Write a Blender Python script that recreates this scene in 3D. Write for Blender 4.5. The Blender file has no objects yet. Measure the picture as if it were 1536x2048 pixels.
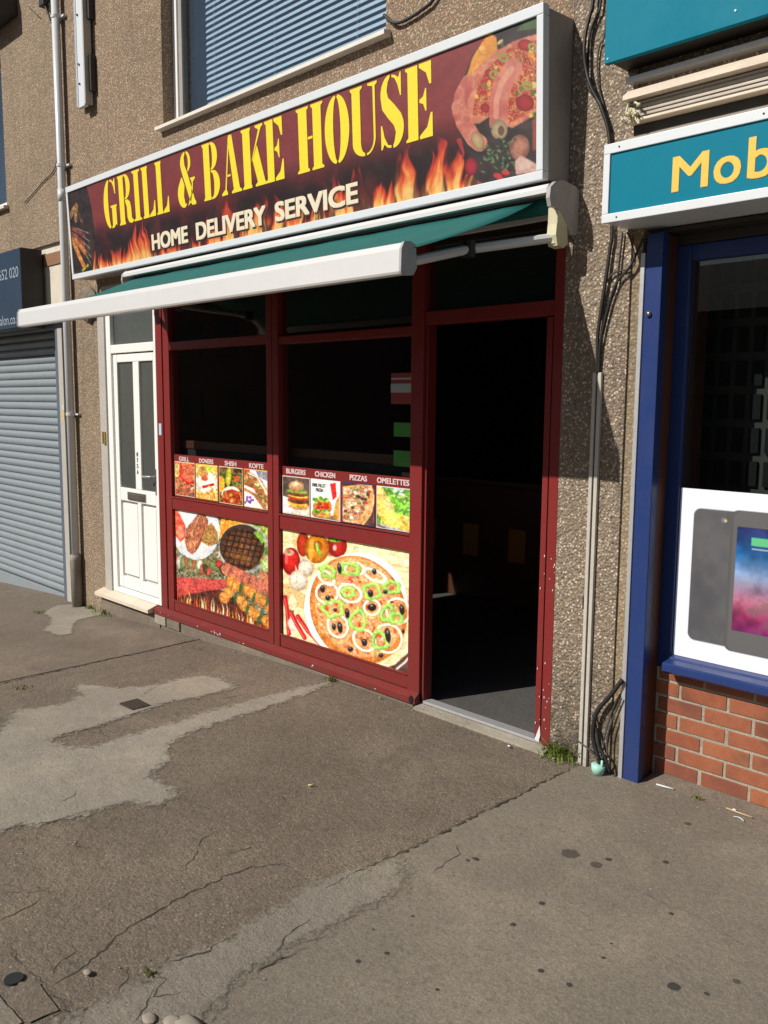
import bpy, bmesh, math, random
import numpy as np
from mathutils import Vector, Matrix
random.seed(7)
rng = np.random.default_rng(7)
S = bpy.context.scene
COL = S.collection

# ------------------------------------------------------------------ camera, light, exposure
cam_d = bpy.data.cameras.new('camera')
cam_d.sensor_width = 36.0
cam_d.lens = 36.0 * 1727.35 / 2048.0
cam_d.clip_start = 0.05
cam_d.clip_end = 500
cam = bpy.data.objects.new('camera', cam_d)
COL.objects.link(cam)
_r = Vector((0.69930773, 0.71477441, 0.00813882))
_u = Vector((-0.0958312, 0.08246235, 0.99197598))
_f = Vector((-0.7083679, 0.69447643, -0.12616425))
cam.matrix_world = Matrix(((_r.x, _u.x, -_f.x, 0), (_r.y, _u.y, -_f.y, -3.5), (_r.z, _u.z, -_f.z, 1.71), (0, 0, 0, 1)))
S.camera = cam
SUN = Vector((0.38, 1.0, -0.835)).normalized()
world = bpy.data.worlds.new('World')
S.world = world
world.use_nodes = True
wn = world.node_tree.nodes
sky = wn.new('ShaderNodeTexSky')
sky.sky_type = 'NISHITA'
sky.sun_disc = False
sky.sun_elevation = math.asin(-SUN.z)
sky.sun_rotation = math.radians(200.8)
world.node_tree.links.new(sky.outputs[0], wn['Background'].inputs[0])
wn['Background'].inputs[1].default_value = 0.05
sl = bpy.data.lights.new('sun', 'SUN')
sl.energy = 5.0
sl.angle = math.radians(0.5)
sl.color = (1.0, 0.95, 0.87)
so = bpy.data.objects.new('sun', sl)
so.rotation_euler = SUN.to_track_quat('-Z', 'Y').to_euler()
so.location = (-6, -12, 12)
COL.objects.link(so)
S.view_settings.view_transform = 'Standard'
S.view_settings.look = 'None'
S.view_settings.gamma = 1
S.view_settings.use_curve_mapping = False
S.view_settings.exposure = 0.0


# ------------------------------------------------------------------ materials
def srgb(r, g, b, k=1.0):
    return tuple(k * (c / 255.0) ** 2.2 for c in (r, g, b))


class N:
    def __init__(s, name):
        s.m = bpy.data.materials.new(name)
        s.m.use_nodes = True
        s.t = s.m.node_tree
        s.b = s.t.nodes['Principled BSDF']
        s.out = s.t.nodes['Material Output']

    def n(s, kind, **kw):
        x = s.t.nodes.new('ShaderNode' + kind)
        for k, v in kw.items():
            if k in x.inputs:
                x.inputs[k].default_value = v
            else:
                setattr(x, k, v)
        return x

    def l(s, a, b):
        s.t.links.new(a, b)

    def coord(s, scale=(1, 1, 1), rot=(0, 0, 0)):
        g = s.n('NewGeometry')
        mp = s.n('Mapping')
        mp.inputs['Scale'].default_value = scale
        mp.inputs['Rotation'].default_value = rot
        s.l(g.outputs['Position'], mp.inputs['Vector'])
        return mp.outputs['Vector']

    def noise(s, v, scale, detail=4, rough=0.55, dist=0.0):
        x = s.n('TexNoise')
        x.inputs['Scale'].default_value = scale
        x.inputs['Detail'].default_value = detail
        x.inputs['Roughness'].default_value = rough
        x.inputs['Distortion'].default_value = dist
        s.l(v, x.inputs['Vector'])
        return x.outputs['Fac']

    def ramp(s, f, stops, interp='LINEAR'):
        x = s.n('ValToRGB')
        x.color_ramp.interpolation = interp
        e = x.color_ramp.elements
        while len(e) < len(stops):
            e.new(0.5)
        for i, (p, c) in enumerate(stops):
            e[i].position = p
            e[i].color = (*c, 1) if len(c) == 3 else c
        s.l(f, x.inputs[0])
        return x.outputs[0]

    def mix(s, a, b, f, mode='MIX'):
        x = s.n('MixRGB', blend_type=mode)
        for i, v in ((1, a), (2, b)):
            if isinstance(v, tuple):
                x.inputs[i].default_value = (*v, 1)
            else:
                s.l(v, x.inputs[i])
        if isinstance(f, (int, float)):
            x.inputs[0].default_value = f
        else:
            s.l(f, x.inputs[0])
        return x.outputs[0]

    def bump(s, h, strength=0.3, dist=0.01, prev=None):
        x = s.n('Bump')
        x.inputs['Strength'].default_value = strength
        x.inputs['Distance'].default_value = dist
        s.l(h, x.inputs['Height'])
        if prev is not None:
            s.l(prev, x.inputs['Normal'])
        s.l(x.outputs[0], s.b.inputs['Normal'])
        return x.outputs[0]


def g3(v):
    return (v, v, v)


def paint(name, col, rough=0.45, dirt=0.25, dirtcol=(0.09, 0.075, 0.06), scale=6, bump=0.08, metal=0.0, lowdirt=0.0, mott=0.86):
    """painted or plastic surface with uneven tone, grime and light relief"""
    k = N(name)
    v = k.coord()
    a = k.noise(v, scale, 6, 0.62)
    b = k.noise(v, scale * 9, 4, 0.6)
    m1 = k.ramp(a, [(0.42, g3(0)), (0.8, g3(1))])
    dark = tuple(c * mott for c in col)
    c0 = k.mix(col, dark, k.ramp(b, [(0.35, g3(0)), (0.75, g3(1))]))
    mm = k.n('Math', operation='MULTIPLY')
    k.l(m1, mm.inputs[0])
    mm.inputs[1].default_value = dirt
    c1 = k.mix(c0, dirtcol, mm.outputs[0])
    if lowdirt:
        sp = k.n('SeparateXYZ')
        k.l(k.coord(), sp.inputs[0])
        r = k.n('MapRange')
        r.inputs[1].default_value = 0.35
        r.inputs[2].default_value = 0.0
        r.inputs[3].default_value = 0
        r.inputs[4].default_value = lowdirt
        k.l(sp.outputs[2], r.inputs[0])
        m2 = k.n('Math', operation='MULTIPLY')
        k.l(r.outputs[0], m2.inputs[0])
        k.l(k.ramp(k.noise(v, 25, 5), [(0.4, g3(0)), (0.62, g3(1))]), m2.inputs[1])
        c1 = k.mix(c1, dirtcol, m2.outputs[0])
    k.l(c1, k.b.inputs['Base Color'])
    rr = k.ramp(a, [(0.2, g3(max(0.05, rough - 0.12))), (0.9, g3(min(1, rough + 0.2)))])
    k.l(rr, k.b.inputs['Roughness'])
    k.b.inputs['Metallic'].default_value = metal
    if bump:
        k.bump(b, bump, 0.002)
    return k.m


def pebbledash(name, cols, scale, bump=1.0, dist=0.012, bed=(0.1, 0.082, 0.062), damp=False, streak=0.35, gain=1.0):
    cols = [tuple(min(0.8, x * gain) for x in c) for c in cols]
    k = N(name)
    v = k.coord()
    vo = k.n('TexVoronoi')
    vo.inputs['Scale'].default_value = scale
    vo.inputs['Randomness'].default_value = 1.0
    k.l(v, vo.inputs['Vector'])
    sp = k.n('SeparateColor')
    k.l(vo.outputs['Color'], sp.inputs[0])
    n = len(cols)
    c = k.ramp(sp.outputs[0], [(i / n, cols[i]) for i in range(n)], 'CONSTANT')
    edge = k.ramp(vo.outputs['Distance'], [(0.32, g3(0)), (0.62, g3(1))])
    c = k.mix(c, bed, edge)
    a = k.noise(v, 1.7, 7, 0.65)
    c = k.mix(c, (0.07, 0.058, 0.045), k.ramp(a, [(0.45, g3(0)), (0.85, g3(streak))]))
    a2 = k.noise(v, 9, 5, 0.6)
    c = k.mix(c, (0.30, 0.24, 0.17), k.ramp(a2, [(0.5, g3(0)), (0.9, g3(0.35))]))
    # rain streaks
    st = k.noise(k.coord(scale=(7, 7, 0.35)), 2.2, 4, 0.6)
    c = k.mix(c, (0.05, 0.045, 0.038), k.ramp(st, [(0.52, g3(0)), (0.8, g3(streak))]))
    if damp:
        p = k.n('SeparateXYZ')
        k.l(v, p.inputs[0])
        r = k.n('MapRange')
        r.inputs[1].default_value = 0.6
        r.inputs[2].default_value = 0.0
        k.l(p.outputs[2], r.inputs[0])
        mm = k.n('Math', operation='MULTIPLY')
        k.l(r.outputs[0], mm.inputs[0])
        k.l(k.ramp(k.noise(v, 12, 6, 0.7), [(0.36, g3(0)), (0.6, g3(1))]), mm.inputs[1])
        c = k.mix(c, (0.035, 0.033, 0.02), mm.outputs[0])
    k.l(c, k.b.inputs['Base Color'])
    k.b.inputs['Roughness'].default_value = 0.9
    inv = k.n('Math', operation='SUBTRACT')
    inv.inputs[0].default_value = 1.0
    k.l(vo.outputs['Distance'], inv.inputs[1])
    b1 = k.bump(inv.outputs[0], bump * 0.85, dist)
    k.bump(a2, 0.5, 0.02, b1)
    return k.m


def concrete(name, lo, hi, agg=0.35, pit=0.5, scale=1.0, moss=0.0, blot=0.5, stones=True, ragged=False):
    k = N(name)
    v = k.coord()
    big = k.noise(v, 0.9 * scale, 6, 0.6)
    mid = k.noise(v, 6 * scale, 6, 0.65)
    fine = k.noise(v, 130, 3, 0.7)
    c = k.mix(lo, hi, k.ramp(big, [(0.3, g3(0)), (0.7, g3(1))]))
    wear = k.noise(v, 1.9 * scale, 7, 0.72, 0.6)
    c = k.mix(c, tuple(min(1, x * w_) for x, w_ in zip(hi, (1.32, 1.28, 1.18))), k.ramp(wear, [(0.48, g3(0)), (0.72, g3(0.75))]))
    c = k.mix(c, tuple(x * 0.72 for x in lo), k.ramp(k.noise(v, 0.7, 4, 0.6, 0.4), [(0.45, g3(0)), (0.7, g3(0.55))]))
    c = k.mix(c, tuple(x * 0.62 for x in lo), k.ramp(mid, [(0.5, g3(0)), (0.78, g3(blot))]))
    lump = k.noise(v, 42, 5, 0.7)
    c = k.mix(c, tuple(x * 0.5 for x in lo), k.ramp(lump, [(0.34, g3(agg * 1.3)), (0.47, g3(0))]))
    c = k.mix(c, tuple(min(1, x * 1.35) for x in hi), k.ramp(lump, [(0.54, g3(0)), (0.68, g3(agg * 0.9))]))
    c = k.mix(c, tuple(x * 0.45 for x in lo), k.ramp(fine, [(0.42, g3(agg)), (0.56, g3(0))]))
    c = k.mix(c, tuple(min(1, x * 1.55) for x in hi), k.ramp(fine, [(0.56, g3(0)), (0.7, g3(agg))]))
    vo = k.n('TexVoronoi')
    vo.inputs['Scale'].default_value = 75
    k.l(v, vo.inputs['Vector'])
    if stones:
        sp = k.n('SeparateColor')
        k.l(vo.outputs['Color'], sp.inputs[0])
        on = k.ramp(sp.outputs[0], [(0.0, g3(0)), (0.80, g3(1))], 'CONSTANT')
        near = k.ramp(vo.outputs['Distance'], [(0.2, g3(1)), (0.38, g3(0))])
        f = k.mix(on, near, 1.0, 'MULTIPLY')
        hue = k.ramp(sp.outputs[1], [(0, (0.33, 0.24, 0.16)), (0.35, (0.10, 0.09, 0.08)), (0.6, (0.24, 0.21, 0.18)), (0.85, (0.38, 0.34, 0.29))], 'CONSTANT')
        c = k.mix(c, hue, k.mix(f, g3(agg * 1.6), 1.0, 'MULTIPLY'))
    if moss:
        c = k.mix(c, (0.05, 0.055, 0.02), k.ramp(k.noise(v, 3.3, 7, 0.7), [(0.6, g3(0)), (0.75, g3(moss))]))
    k.l(c, k.b.inputs['Base Color'])
    k.b.inputs['Roughness'].default_value = 0.88
    if ragged:
        at = k.n('Attribute')
        at.attribute_name = 'edge'
        ad = k.n('Math', operation='ADD')
        k.l(at.outputs['Fac'], ad.inputs[0])
        sc = k.n('Math', operation='MULTIPLY_ADD')
        k.l(k.noise(v, 26, 6, 0.7), sc.inputs[0])
        sc.inputs[1].default_value = 1.5
        sc.inputs[2].default_value = -0.75
        k.l(sc.outputs[0], ad.inputs[1])
        al = k.ramp(ad.outputs[0], [(0.34, g3(0)), (0.5, g3(0.7)), (0.66, g3(1))])
        k.l(al, k.b.inputs['Alpha'])
    b0 = k.bump(fine, 0.55, 0.004)
    b1 = k.bump(vo.outputs['Distance'], pit * 0.5, 0.004, b0)
    k.bump(k.noise(v, 16, 6, 0.7), pit, 0.014, b1)
    return k.m


def glass(name, tint=(0.9, 0.93, 0.92), refl=1.0, rough=0.0, ior=1.5):
    k = N(name)
    k.t.nodes.remove(k.b)
    tr = k.n('BsdfTransparent')
    tr.inputs[0].default_value = (*tint, 1)
    gl = k.n('BsdfGlossy')
    gl.inputs['Roughness'].default_value = rough
    gl.inputs[0].default_value = (refl, refl, refl, 1)
    fr = k.n('Fresnel')
    gm = k.n('NewGeometry')
    sw = k.n('MapRange')
    sw.inputs[3].default_value = ior
    sw.inputs[4].default_value = 1.0 / ior
    k.l(gm.outputs['Backfacing'], sw.inputs[0])
    k.l(sw.outputs[0], fr.inputs['IOR'])
    mx = k.n('MixShader')
    k.l(fr.outputs[0], mx.inputs[0])
    k.l(tr.outputs[0], mx.inputs[1])
    k.l(gl.outputs[0], mx.inputs[2])
    k.l(mx.outputs[0], k.out.inputs[0])
    return k.m


def plain(name, col, rough=0.6, metal=0.0):
    return paint(name, col, rough, 0.12, tuple(c * 0.5 for c in col), 9, 0.05, metal)


def artmat(name, rough=0.35, gain=1.0):
    k = N(name)
    a = k.n('Attribute')
    a.attribute_name = 'print'
    v = k.coord()
    c = k.mix(a.outputs['Color'], tuple((0.25, 0.2, 0.16)), k.ramp(k.noise(v, 5, 6, 0.65), [(0.5, g3(0)), (0.9, g3(0.12))]))
    k.l(c, k.b.inputs['Base Color'])
    k.b.inputs['Roughness'].default_value = rough
    return k.m


M = {}
M['wall_tan'] = pebbledash('pebbledash_tan', [(0.25, 0.165, 0.098), (0.33, 0.225, 0.135), (0.16, 0.10, 0.062), (0.29, 0.21, 0.14), (0.21, 0.12, 0.072), (0.42, 0.33, 0.23), (0.13, 0.10, 0.078)], 92, 0.8, 0.009, bed=(0.21, 0.15, 0.10), streak=0.36, gain=1.42)
M['wall_salon'] = pebbledash('pebbledash_salon', [(0.25, 0.175, 0.105), (0.31, 0.225, 0.145), (0.18, 0.125, 0.078), (0.36, 0.27, 0.18), (0.15, 0.11, 0.08)], 82, 0.8, 0.009, bed=(0.21, 0.155, 0.105), streak=0.36, gain=1.38)
M['pilaster'] = pebbledash('pebbledash_coarse', [(0.24, 0.17, 0.11), (0.36, 0.28, 0.20), (0.13, 0.095, 0.072), (0.48, 0.38, 0.28), (0.20, 0.13, 0.085), (0.27, 0.24, 0.21), (0.60, 0.50, 0.39), (0.17, 0.14, 0.11)], 84, 0.8, 0.013, bed=(0.22, 0.17, 0.12), damp=True, streak=0.35, gain=1.12)
M['pilaster2'] = pebbledash('pebbledash_yellowed', [(0.27, 0.19, 0.105), (0.34, 0.25, 0.15), (0.20, 0.14, 0.085), (0.40, 0.31, 0.2), (0.23, 0.17, 0.10)], 70, 0.7, 0.010, bed=(0.24, 0.185, 0.12), damp=True, streak=0.35, gain=1.15)
M['ground_brown'] = concrete('worn_aggregate_concrete', (0.150, 0.117, 0.086), (0.208, 0.168, 0.126), 0.46, 0.8, moss=0.35)
M['ground_far'] = concrete('brown_concrete', (0.155, 0.122, 0.09), (0.205, 0.165, 0.125), 0.35, 0.5, moss=0.3)
M['ground_grey'] = concrete('smooth_grey_concrete', (0.188, 0.158, 0.122), (0.232, 0.198, 0.155), 0.32, 0.35, blot=0.35, stones=False)
M['patch'] = concrete('pale_mortar_patch', (0.255, 0.222, 0.180), (0.33, 0.295, 0.245), 0.2, 0.55, blot=0.35, stones=False, ragged=True)
M['patch_dull'] = concrete('dull_mortar_strip', (0.215, 0.185, 0.148), (0.27, 0.235, 0.19), 0.25, 0.6, blot=0.45, stones=False, ragged=True)
M['asphalt'] = concrete('asphalt', (0.045, 0.045, 0.045), (0.06, 0.06, 0.058), 0.4, 0.6)
M['crack'] = plain('crack_dirt', (0.052, 0.042, 0.032), 1.0)
M['joint'] = plain('joint_dirt', (0.055, 0.046, 0.034), 1.0)
M['red'] = paint('maroon_frame_paint', (0.21, 0.025, 0.024), 0.36, 0.2, (0.09, 0.05, 0.04), 7, 0.12, lowdirt=0.5)
M['white'] = paint('white_upvc', (0.83, 0.82, 0.79), 0.3, 0.10, (0.5, 0.44, 0.36), 5, 0.03, mott=0.97)
M['cream'] = paint('weathered_cream_paint', (0.70, 0.60, 0.48), 0.5, 0.3, (0.3, 0.22, 0.15), 9, 0.1)
M['sill_white'] = paint('off_white_sill', (0.74, 0.69, 0.60), 0.5, 0.25, (0.35, 0.29, 0.22), 9, 0.08)
M['sign_white'] = paint('white_sign_aluminium', (0.66, 0.69, 0.72), 0.32, 0.10, (0.3, 0.27, 0.24), 5, 0.03, mott=0.97)
M['sign_grey'] = paint('grey_sign_side', (0.34, 0.31, 0.29), 0.5, 0.45, (0.14, 0.11, 0.09), 4, 0.05)
M['alu'] = paint('brushed_aluminium', (0.50, 0.50, 0.51), 0.38, 0.25, (0.2, 0.18, 0.16), 6, 0.05, 0.35)
M['alu_beige'] = paint('weathered_beige_aluminium', (0.42, 0.37, 0.31), 0.5, 0.4, (0.18, 0.14, 0.1), 5, 0.06, 0.15)
M['darkmetal'] = paint('dark_metal', (0.05, 0.045, 0.04), 0.5, 0.3, (0.02, 0.016, 0.012), 6, 0.1, 0.4)
M['plastic_white'] = paint('white_plastic_pipe', (0.62, 0.64, 0.66), 0.35, 0.22, (0.25, 0.22, 0.19), 4, 0.02, mott=0.97)
M['pipe_iron'] = paint('grimy_cast_pipe', (0.28, 0.25, 0.21), 0.7, 0.7, (0.08, 0.065, 0.05), 10, 0.3)
M['awn_white'] = paint('white_awning_profile', (0.63, 0.63, 0.625), 0.34, 0.14, (0.42, 0.39, 0.36), 2, 0.01, mott=0.97)
M['awn_cap'] = paint('grey_awning_cap', (0.40, 0.38, 0.37), 0.5, 0.4, (0.2, 0.17, 0.14), 8, 0.04)
M['awn_cream'] = paint('yellowed_cream_plastic', (0.62, 0.57, 0.38), 0.45, 0.25, (0.25, 0.2, 0.12), 8, 0.03)
M['shutter'] = paint('blue_grey_shutter_slat', (0.285, 0.325, 0.355), 0.4, 0.28, (0.12, 0.12, 0.12), 3, 0.05, 0.1)
M['shut_frame'] = paint('blue_grey_shutter_frame', (0.11, 0.135, 0.17), 0.45, 0.3, (0.05, 0.05, 0.05), 4, 0.05)
M['guide'] = paint('pale_shutter_guide', (0.46, 0.43, 0.39), 0.5, 0.3, (0.25, 0.2, 0.16), 5, 0.05)
M['navy'] = paint('navy_gloss_paint', (0.021, 0.043, 0.158), 0.33, 0.14, (0.05, 0.06, 0.1), 6, 0.08, lowdirt=0.3)
M['teal'] = paint('teal_sign_vinyl', (0.0, 0.175, 0.26), 0.55, 0.05, (0.01, 0.12, 0.17), 5, 0.0, mott=0.95)
for _m, _s in (('teal', 0.12), ('red', 0.22), ('navy', 0.25)):
    M[_m].node_tree.nodes['Principled BSDF'].inputs['Specular IOR Level'].default_value = _s
M['mob_yellow'] = plain('yellow_vinyl', (0.80, 0.50, 0.055), 0.5)
M['letter_yellow'] = plain('yellow_print', (0.82, 0.66, 0.02), 0.5)
M['letter_cream'] = plain('cream_print', (0.78, 0.68, 0.50), 0.5)
M['letter_shadow'] = plain('dark_print', (0.02, 0.012, 0.01), 0.5)
M['letter_pink'] = plain('pale_pink_print', (0.72, 0.5, 0.5), 0.5)
M['letter_grey'] = plain('pale_grey_print', (0.33, 0.38, 0.44), 0.5)
M['black'] = plain('black_plastic', (0.012, 0.012, 0.013), 0.5)
M['cable'] = plain('black_cable', (0.014, 0.013, 0.013), 0.55)
M['cable_grey'] = plain('dusty_grey_cable', (0.06, 0.055, 0.05), 0.7)
M['conduit'] = paint('ivory_cable_cover', (0.52, 0.48, 0.42), 0.45, 0.25, (0.25, 0.2, 0.15), 8, 0.03, lowdirt=0.3)
M['brass'] = plain('brass', (0.55, 0.38, 0.10), 0.3, 0.8)
M['chrome'] = plain('satin_chrome', (0.35, 0.31, 0.29), 0.3, 0.8)
M['glass'] = glass('window_glass')
M['glass_up'] = glass('upstairs_glass', (0.86, 0.92, 0.97), 1.0, 0.0, 1.7)
M['obscure'] = paint('obscured_door_glass', (0.075, 0.08, 0.075), 0.16, 0.3, (0.045, 0.05, 0.045), 14, 0.06)
M['blind'] = plain('pale_blind_slat', (0.62, 0.68, 0.69), 0.5)
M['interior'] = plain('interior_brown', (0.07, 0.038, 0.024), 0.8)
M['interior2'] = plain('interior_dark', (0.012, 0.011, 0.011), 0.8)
M['room'] = plain('upstairs_room_blue_grey', (0.48, 0.53, 0.58), 0.8)
M['floor_mat'] = concrete('grey_doormat', (0.075, 0.072, 0.070), (0.10, 0.095, 0.092), 0.3, 0.3, stones=False)
M['orange_tile'] = plain('dull_orange_panel', (0.42, 0.16, 0.03), 0.5)
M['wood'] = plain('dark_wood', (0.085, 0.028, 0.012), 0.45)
M['mortar'] = concrete('grey_mortar', (0.30, 0.27, 0.21), (0.38, 0.345, 0.28), 0.2, 0.6, stones=False)
M['plinth'] = concrete('stained_plinth', (0.15, 0.12, 0.09), (0.24, 0.19, 0.15), 0.25, 0.6)
M['stepstone'] = concrete('worn_step', (0.27, 0.235, 0.19), (0.37, 0.33, 0.27), 0.2, 0.5, stones=False)
M['mint'] = plain('mint_plastic', (0.36, 0.66, 0.55), 0.4)


def spotmat(name, col, strength):
    k = N(name)
    at = k.n('Attribute')
    at.attribute_name = 'edge'
    k.l(k.mix(col, tuple(c * 0.7 for c in col), k.noise(k.coord(), 90, 3)), k.b.inputs['Base Color'])
    k.b.inputs['Roughness'].default_value = 0.85
    ad = k.n('Math', operation='ADD')
    sc = k.n('Math', operation='MULTIPLY_ADD')
    k.l(k.noise(k.coord(), 70, 4, 0.7), sc.inputs[0])
    sc.inputs[1].default_value = 0.5
    sc.inputs[2].default_value = -0.25
    k.l(at.outputs['Fac'], ad.inputs[0])
    k.l(sc.outputs[0], ad.inputs[1])
    k.l(k.ramp(ad.outputs[0], [(0.15, g3(0)), (0.5, g3(strength))]), k.b.inputs['Alpha'])
    return k.m


M['gum'] = spotmat('trodden_gum', (0.055, 0.048, 0.042), 0.9)
M['gum_pale'] = spotmat('faded_stain', (0.105, 0.088, 0.07), 0.62)
M['iron'] = paint('rusty_iron', (0.045, 0.032, 0.024), 0.8, 0.5, (0.02, 0.014, 0.01), 20, 0.4)
M['teal_iron'] = paint('dark_teal_iron', (0.016, 0.022, 0.021), 0.6, 0.5, (0.015, 0.015, 0.012), 20, 0.3)
M['grass'] = plain('weed_leaf', (0.24, 0.32, 0.06), 0.6)
M['grass_dry'] = plain('dry_weed_leaf', (0.26, 0.28, 0.08), 0.7)
M['green_sticker'] = plain('green_sticker', (0.035, 0.20, 0.02), 0.5)
M['red_sticker'] = plain('red_sticker', (0.24, 0.022, 0.022), 0.5)
M['pale_sticker'] = plain('pale_sticker', (0.34, 0.38, 0.38), 0.5)
M['blue_sticker'] = plain('pale_blue_sticker', (0.45, 0.62, 0.75), 0.5)
M['litter'] = plain('white_litter', (0.7, 0.7, 0.72), 0.6)
M['stickwood'] = plain('wooden_stick', (0.55, 0.40, 0.22), 0.7)
M['pebble'] = plain('pale_stone', (0.30, 0.26, 0.21), 0.9)
M['patch_white'] = paint('flaking_white_render', (0.66, 0.60, 0.50), 0.8, 0.3, (0.3, 0.24, 0.18), 8, 0.3)
M['patch_brown'] = paint('peeling_brown_board', (0.26, 0.13, 0.065), 0.7, 0.3, (0.12, 0.06, 0.03), 10, 0.2)
M['salon_navy'] = paint('navy_sign_face', (0.014, 0.032, 0.066), 0.3, 0.2, (0.012, 0.02, 0.03), 3, 0.02)
M['salon_side'] = paint('dark_sign_side', (0.02, 0.018, 0.018), 0.5, 0.2, (0.01, 0.01, 0.01), 5, 0.02)
M['print'] = artmat('poster_print', 0.32)
M['sign_print'] = artmat('sign_print', 0.42)
M['roof'] = plain('grey_roof_tile', (0.06, 0.05, 0.045), 0.9)
M['opp_brick'] = plain('opposite_brick', (0.11, 0.055, 0.04), 0.9)
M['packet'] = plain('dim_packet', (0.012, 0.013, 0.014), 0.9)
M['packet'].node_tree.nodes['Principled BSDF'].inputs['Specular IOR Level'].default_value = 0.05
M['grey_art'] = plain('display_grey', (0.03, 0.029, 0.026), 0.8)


def fabric():
    k = N('green_awning_canvas')
    v = k.coord()
    c = k.mix((0.0, 0.125, 0.116), (0.0, 0.085, 0.08), k.noise(v, 3, 5))
    k.l(c, k.b.inputs['Base Color'])
    k.b.inputs['Roughness'].default_value = 0.85
    w = k.n('TexWave')
    w.inputs['Scale'].default_value = 60
    k.l(v, w.inputs['Vector'])
    k.bump(w.outputs['Fac'], 0.06, 0.002)
    tl = k.n('BsdfTranslucent')
    tl.inputs[0].default_value = (0.0, 0.10, 0.075, 1)
    mx = k.n('MixShader')
    mx.inputs[0].default_value = 0.01
    k.l(k.b.outputs[0], mx.inputs[1])
    k.l(tl.outputs[0], mx.inputs[2])
    k.l(mx.outputs[0], k.out.inputs[0])
    return k.m


M['fabric'] = fabric()


def brick_mats():
    out = []
    for i, (a, b) in enumerate([((0.27, 0.080, 0.037), (0.34, 0.115, 0.052)), ((0.22, 0.06, 0.032), (0.33, 0.10, 0.04)),
                                ((0.31, 0.098, 0.040), (0.36, 0.13, 0.06)), ((0.17, 0.055, 0.035), (0.30, 0.085, 0.04))]):
        k = N('red_brick_%s' % 'abcd'[i])
        v = k.coord()
        c = k.mix(a, b, k.ramp(k.noise(v, 14, 5, 0.6), [(0.3, g3(0)), (0.7, g3(1))]))
        c = k.mix(c, (0.085, 0.038, 0.028), k.ramp(k.noise(v, 7, 3, 0.5), [(0.52, g3(0)), (0.72, g3(0.75))]))
        f = k.noise(v, 160, 3, 0.7)
        c = k.mix(c, (0.10, 0.04, 0.025), k.ramp(f, [(0.35, g3(0.4)), (0.5, g3(0))]))
        k.l(c, k.b.inputs['Base Color'])
        k.b.inputs['Roughness'].default_value = 0.85
        k.bump(f, 0.4, 0.003)
        out.append(k.m)
    return out


BRICKS = brick_mats()


# ------------------------------------------------------------------ builders
def tag(o, label=None, cat=None, group=None, kind=None):
    if label:
        o['label'] = label
    if cat:
        o['category'] = cat
    if group:
        o['group'] = group
    if kind:
        o['kind'] = kind
    return o


def empty(name, loc, label, cat, group=None, kind=None):
    o = bpy.data.objects.new(name, None)
    COL.objects.link(o)
    o.location = loc
    bpy.context.view_layer.update()
    return tag(o, label, cat, group, kind)


class MB:
    def __init__(s):
        s.bm = bmesh.new()

    def box(s, x0, x1, y0, y1, z0, z1, bev=0.0):
        vs = [s.bm.verts.new(p) for p in ((x0, y0, z0), (x1, y0, z0), (x1, y1, z0), (x0, y1, z0), (x0, y0, z1), (x1, y0, z1), (x1, y1, z1), (x0, y1, z1))]
        fs = [s.bm.faces.new([vs[i] for i in q]) for q in ((0, 3, 2, 1), (4, 5, 6, 7), (0, 1, 5, 4), (1, 2, 6, 5), (2, 3, 7, 6), (3, 0, 4, 7))]
        if bev:
            es = set()
            for f in fs:
                es.update(f.edges)
            bmesh.ops.bevel(s.bm, geom=list(es), offset=bev, segments=2, profile=0.6, affect='EDGES')
        return s

    def prism_x(s, prof, x0, x1):
        """profile in (y, z), extruded along x"""
        a = [s.bm.verts.new((x0, y, z)) for y, z in prof]
        b = [s.bm.verts.new((x1, y, z)) for y, z in prof]
        n = len(prof)
        for i in range(n):
            j = (i + 1) % n
            s.bm.faces.new((a[i], b[i], b[j], a[j]))
        s.bm.faces.new(a[::-1])
        s.bm.faces.new(b)
        return s

    def plate(s, poly, y0, y1):
        """polygon in (x, z), thickness y0..y1"""
        a = [s.bm.verts.new((x, y0, z)) for x, z in poly]
        b = [s.bm.verts.new((x, y1, z)) for x, z in poly]
        n = len(poly)
        s.bm.faces.new(a)
        s.bm.faces.new(b[::-1])
        for i in range(n):
            j = (i + 1) % n
            s.bm.faces.new((a[j], a[i], b[i], b[j]))
        return s

    def tube(s, pts, r, seg=8, cap=True):
        pts = [Vector(p) for p in pts]
        rr = r if isinstance(r, (list, tuple)) else [r] * len(pts)
        rings = []
        up = None
        for i, p in enumerate(pts):
            d = (pts[min(i + 1, len(pts) - 1)] - pts[max(i - 1, 0)]).normalized()
            if up is None:
                up = Vector((0, 0, 1)) if abs(d.z) < 0.9 else Vector((0, 1, 0))
            a = d.cross(up).normalized()
            b = a.cross(d).normalized()
            up = b
            rings.append([s.bm.verts.new(p + rr[i] * (math.cos(2 * math.pi * k / seg) * a + math.sin(2 * math.pi * k / seg) * b)) for k in range(seg)])
        for q, w in zip(rings, rings[1:]):
            for k in range(seg):
                s.bm.faces.new((q[k], q[(k + 1) % seg], w[(k + 1) % seg], w[k]))
        if cap:
            s.bm.faces.new(rings[0][::-1])
            s.bm.faces.new(rings[-1])
        return s

    def build(s, name, mat, parent=None, smooth=False, kind=None):
        me = bpy.data.meshes.new(name)
        bmesh.ops.recalc_face_normals(s.bm, faces=s.bm.faces)
        s.bm.to_mesh(me)
        s.bm.free()
        me.materials.append(mat)
        if smooth:
            for p in me.polygons:
                p.use_smooth = True
        o = bpy.data.objects.new(name, me)
        COL.objects.link(o)
        if parent:
            o.parent = parent
            o.matrix_parent_inverse = parent.matrix_world.inverted()
        if kind:
            o['kind'] = kind
        return o


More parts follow.
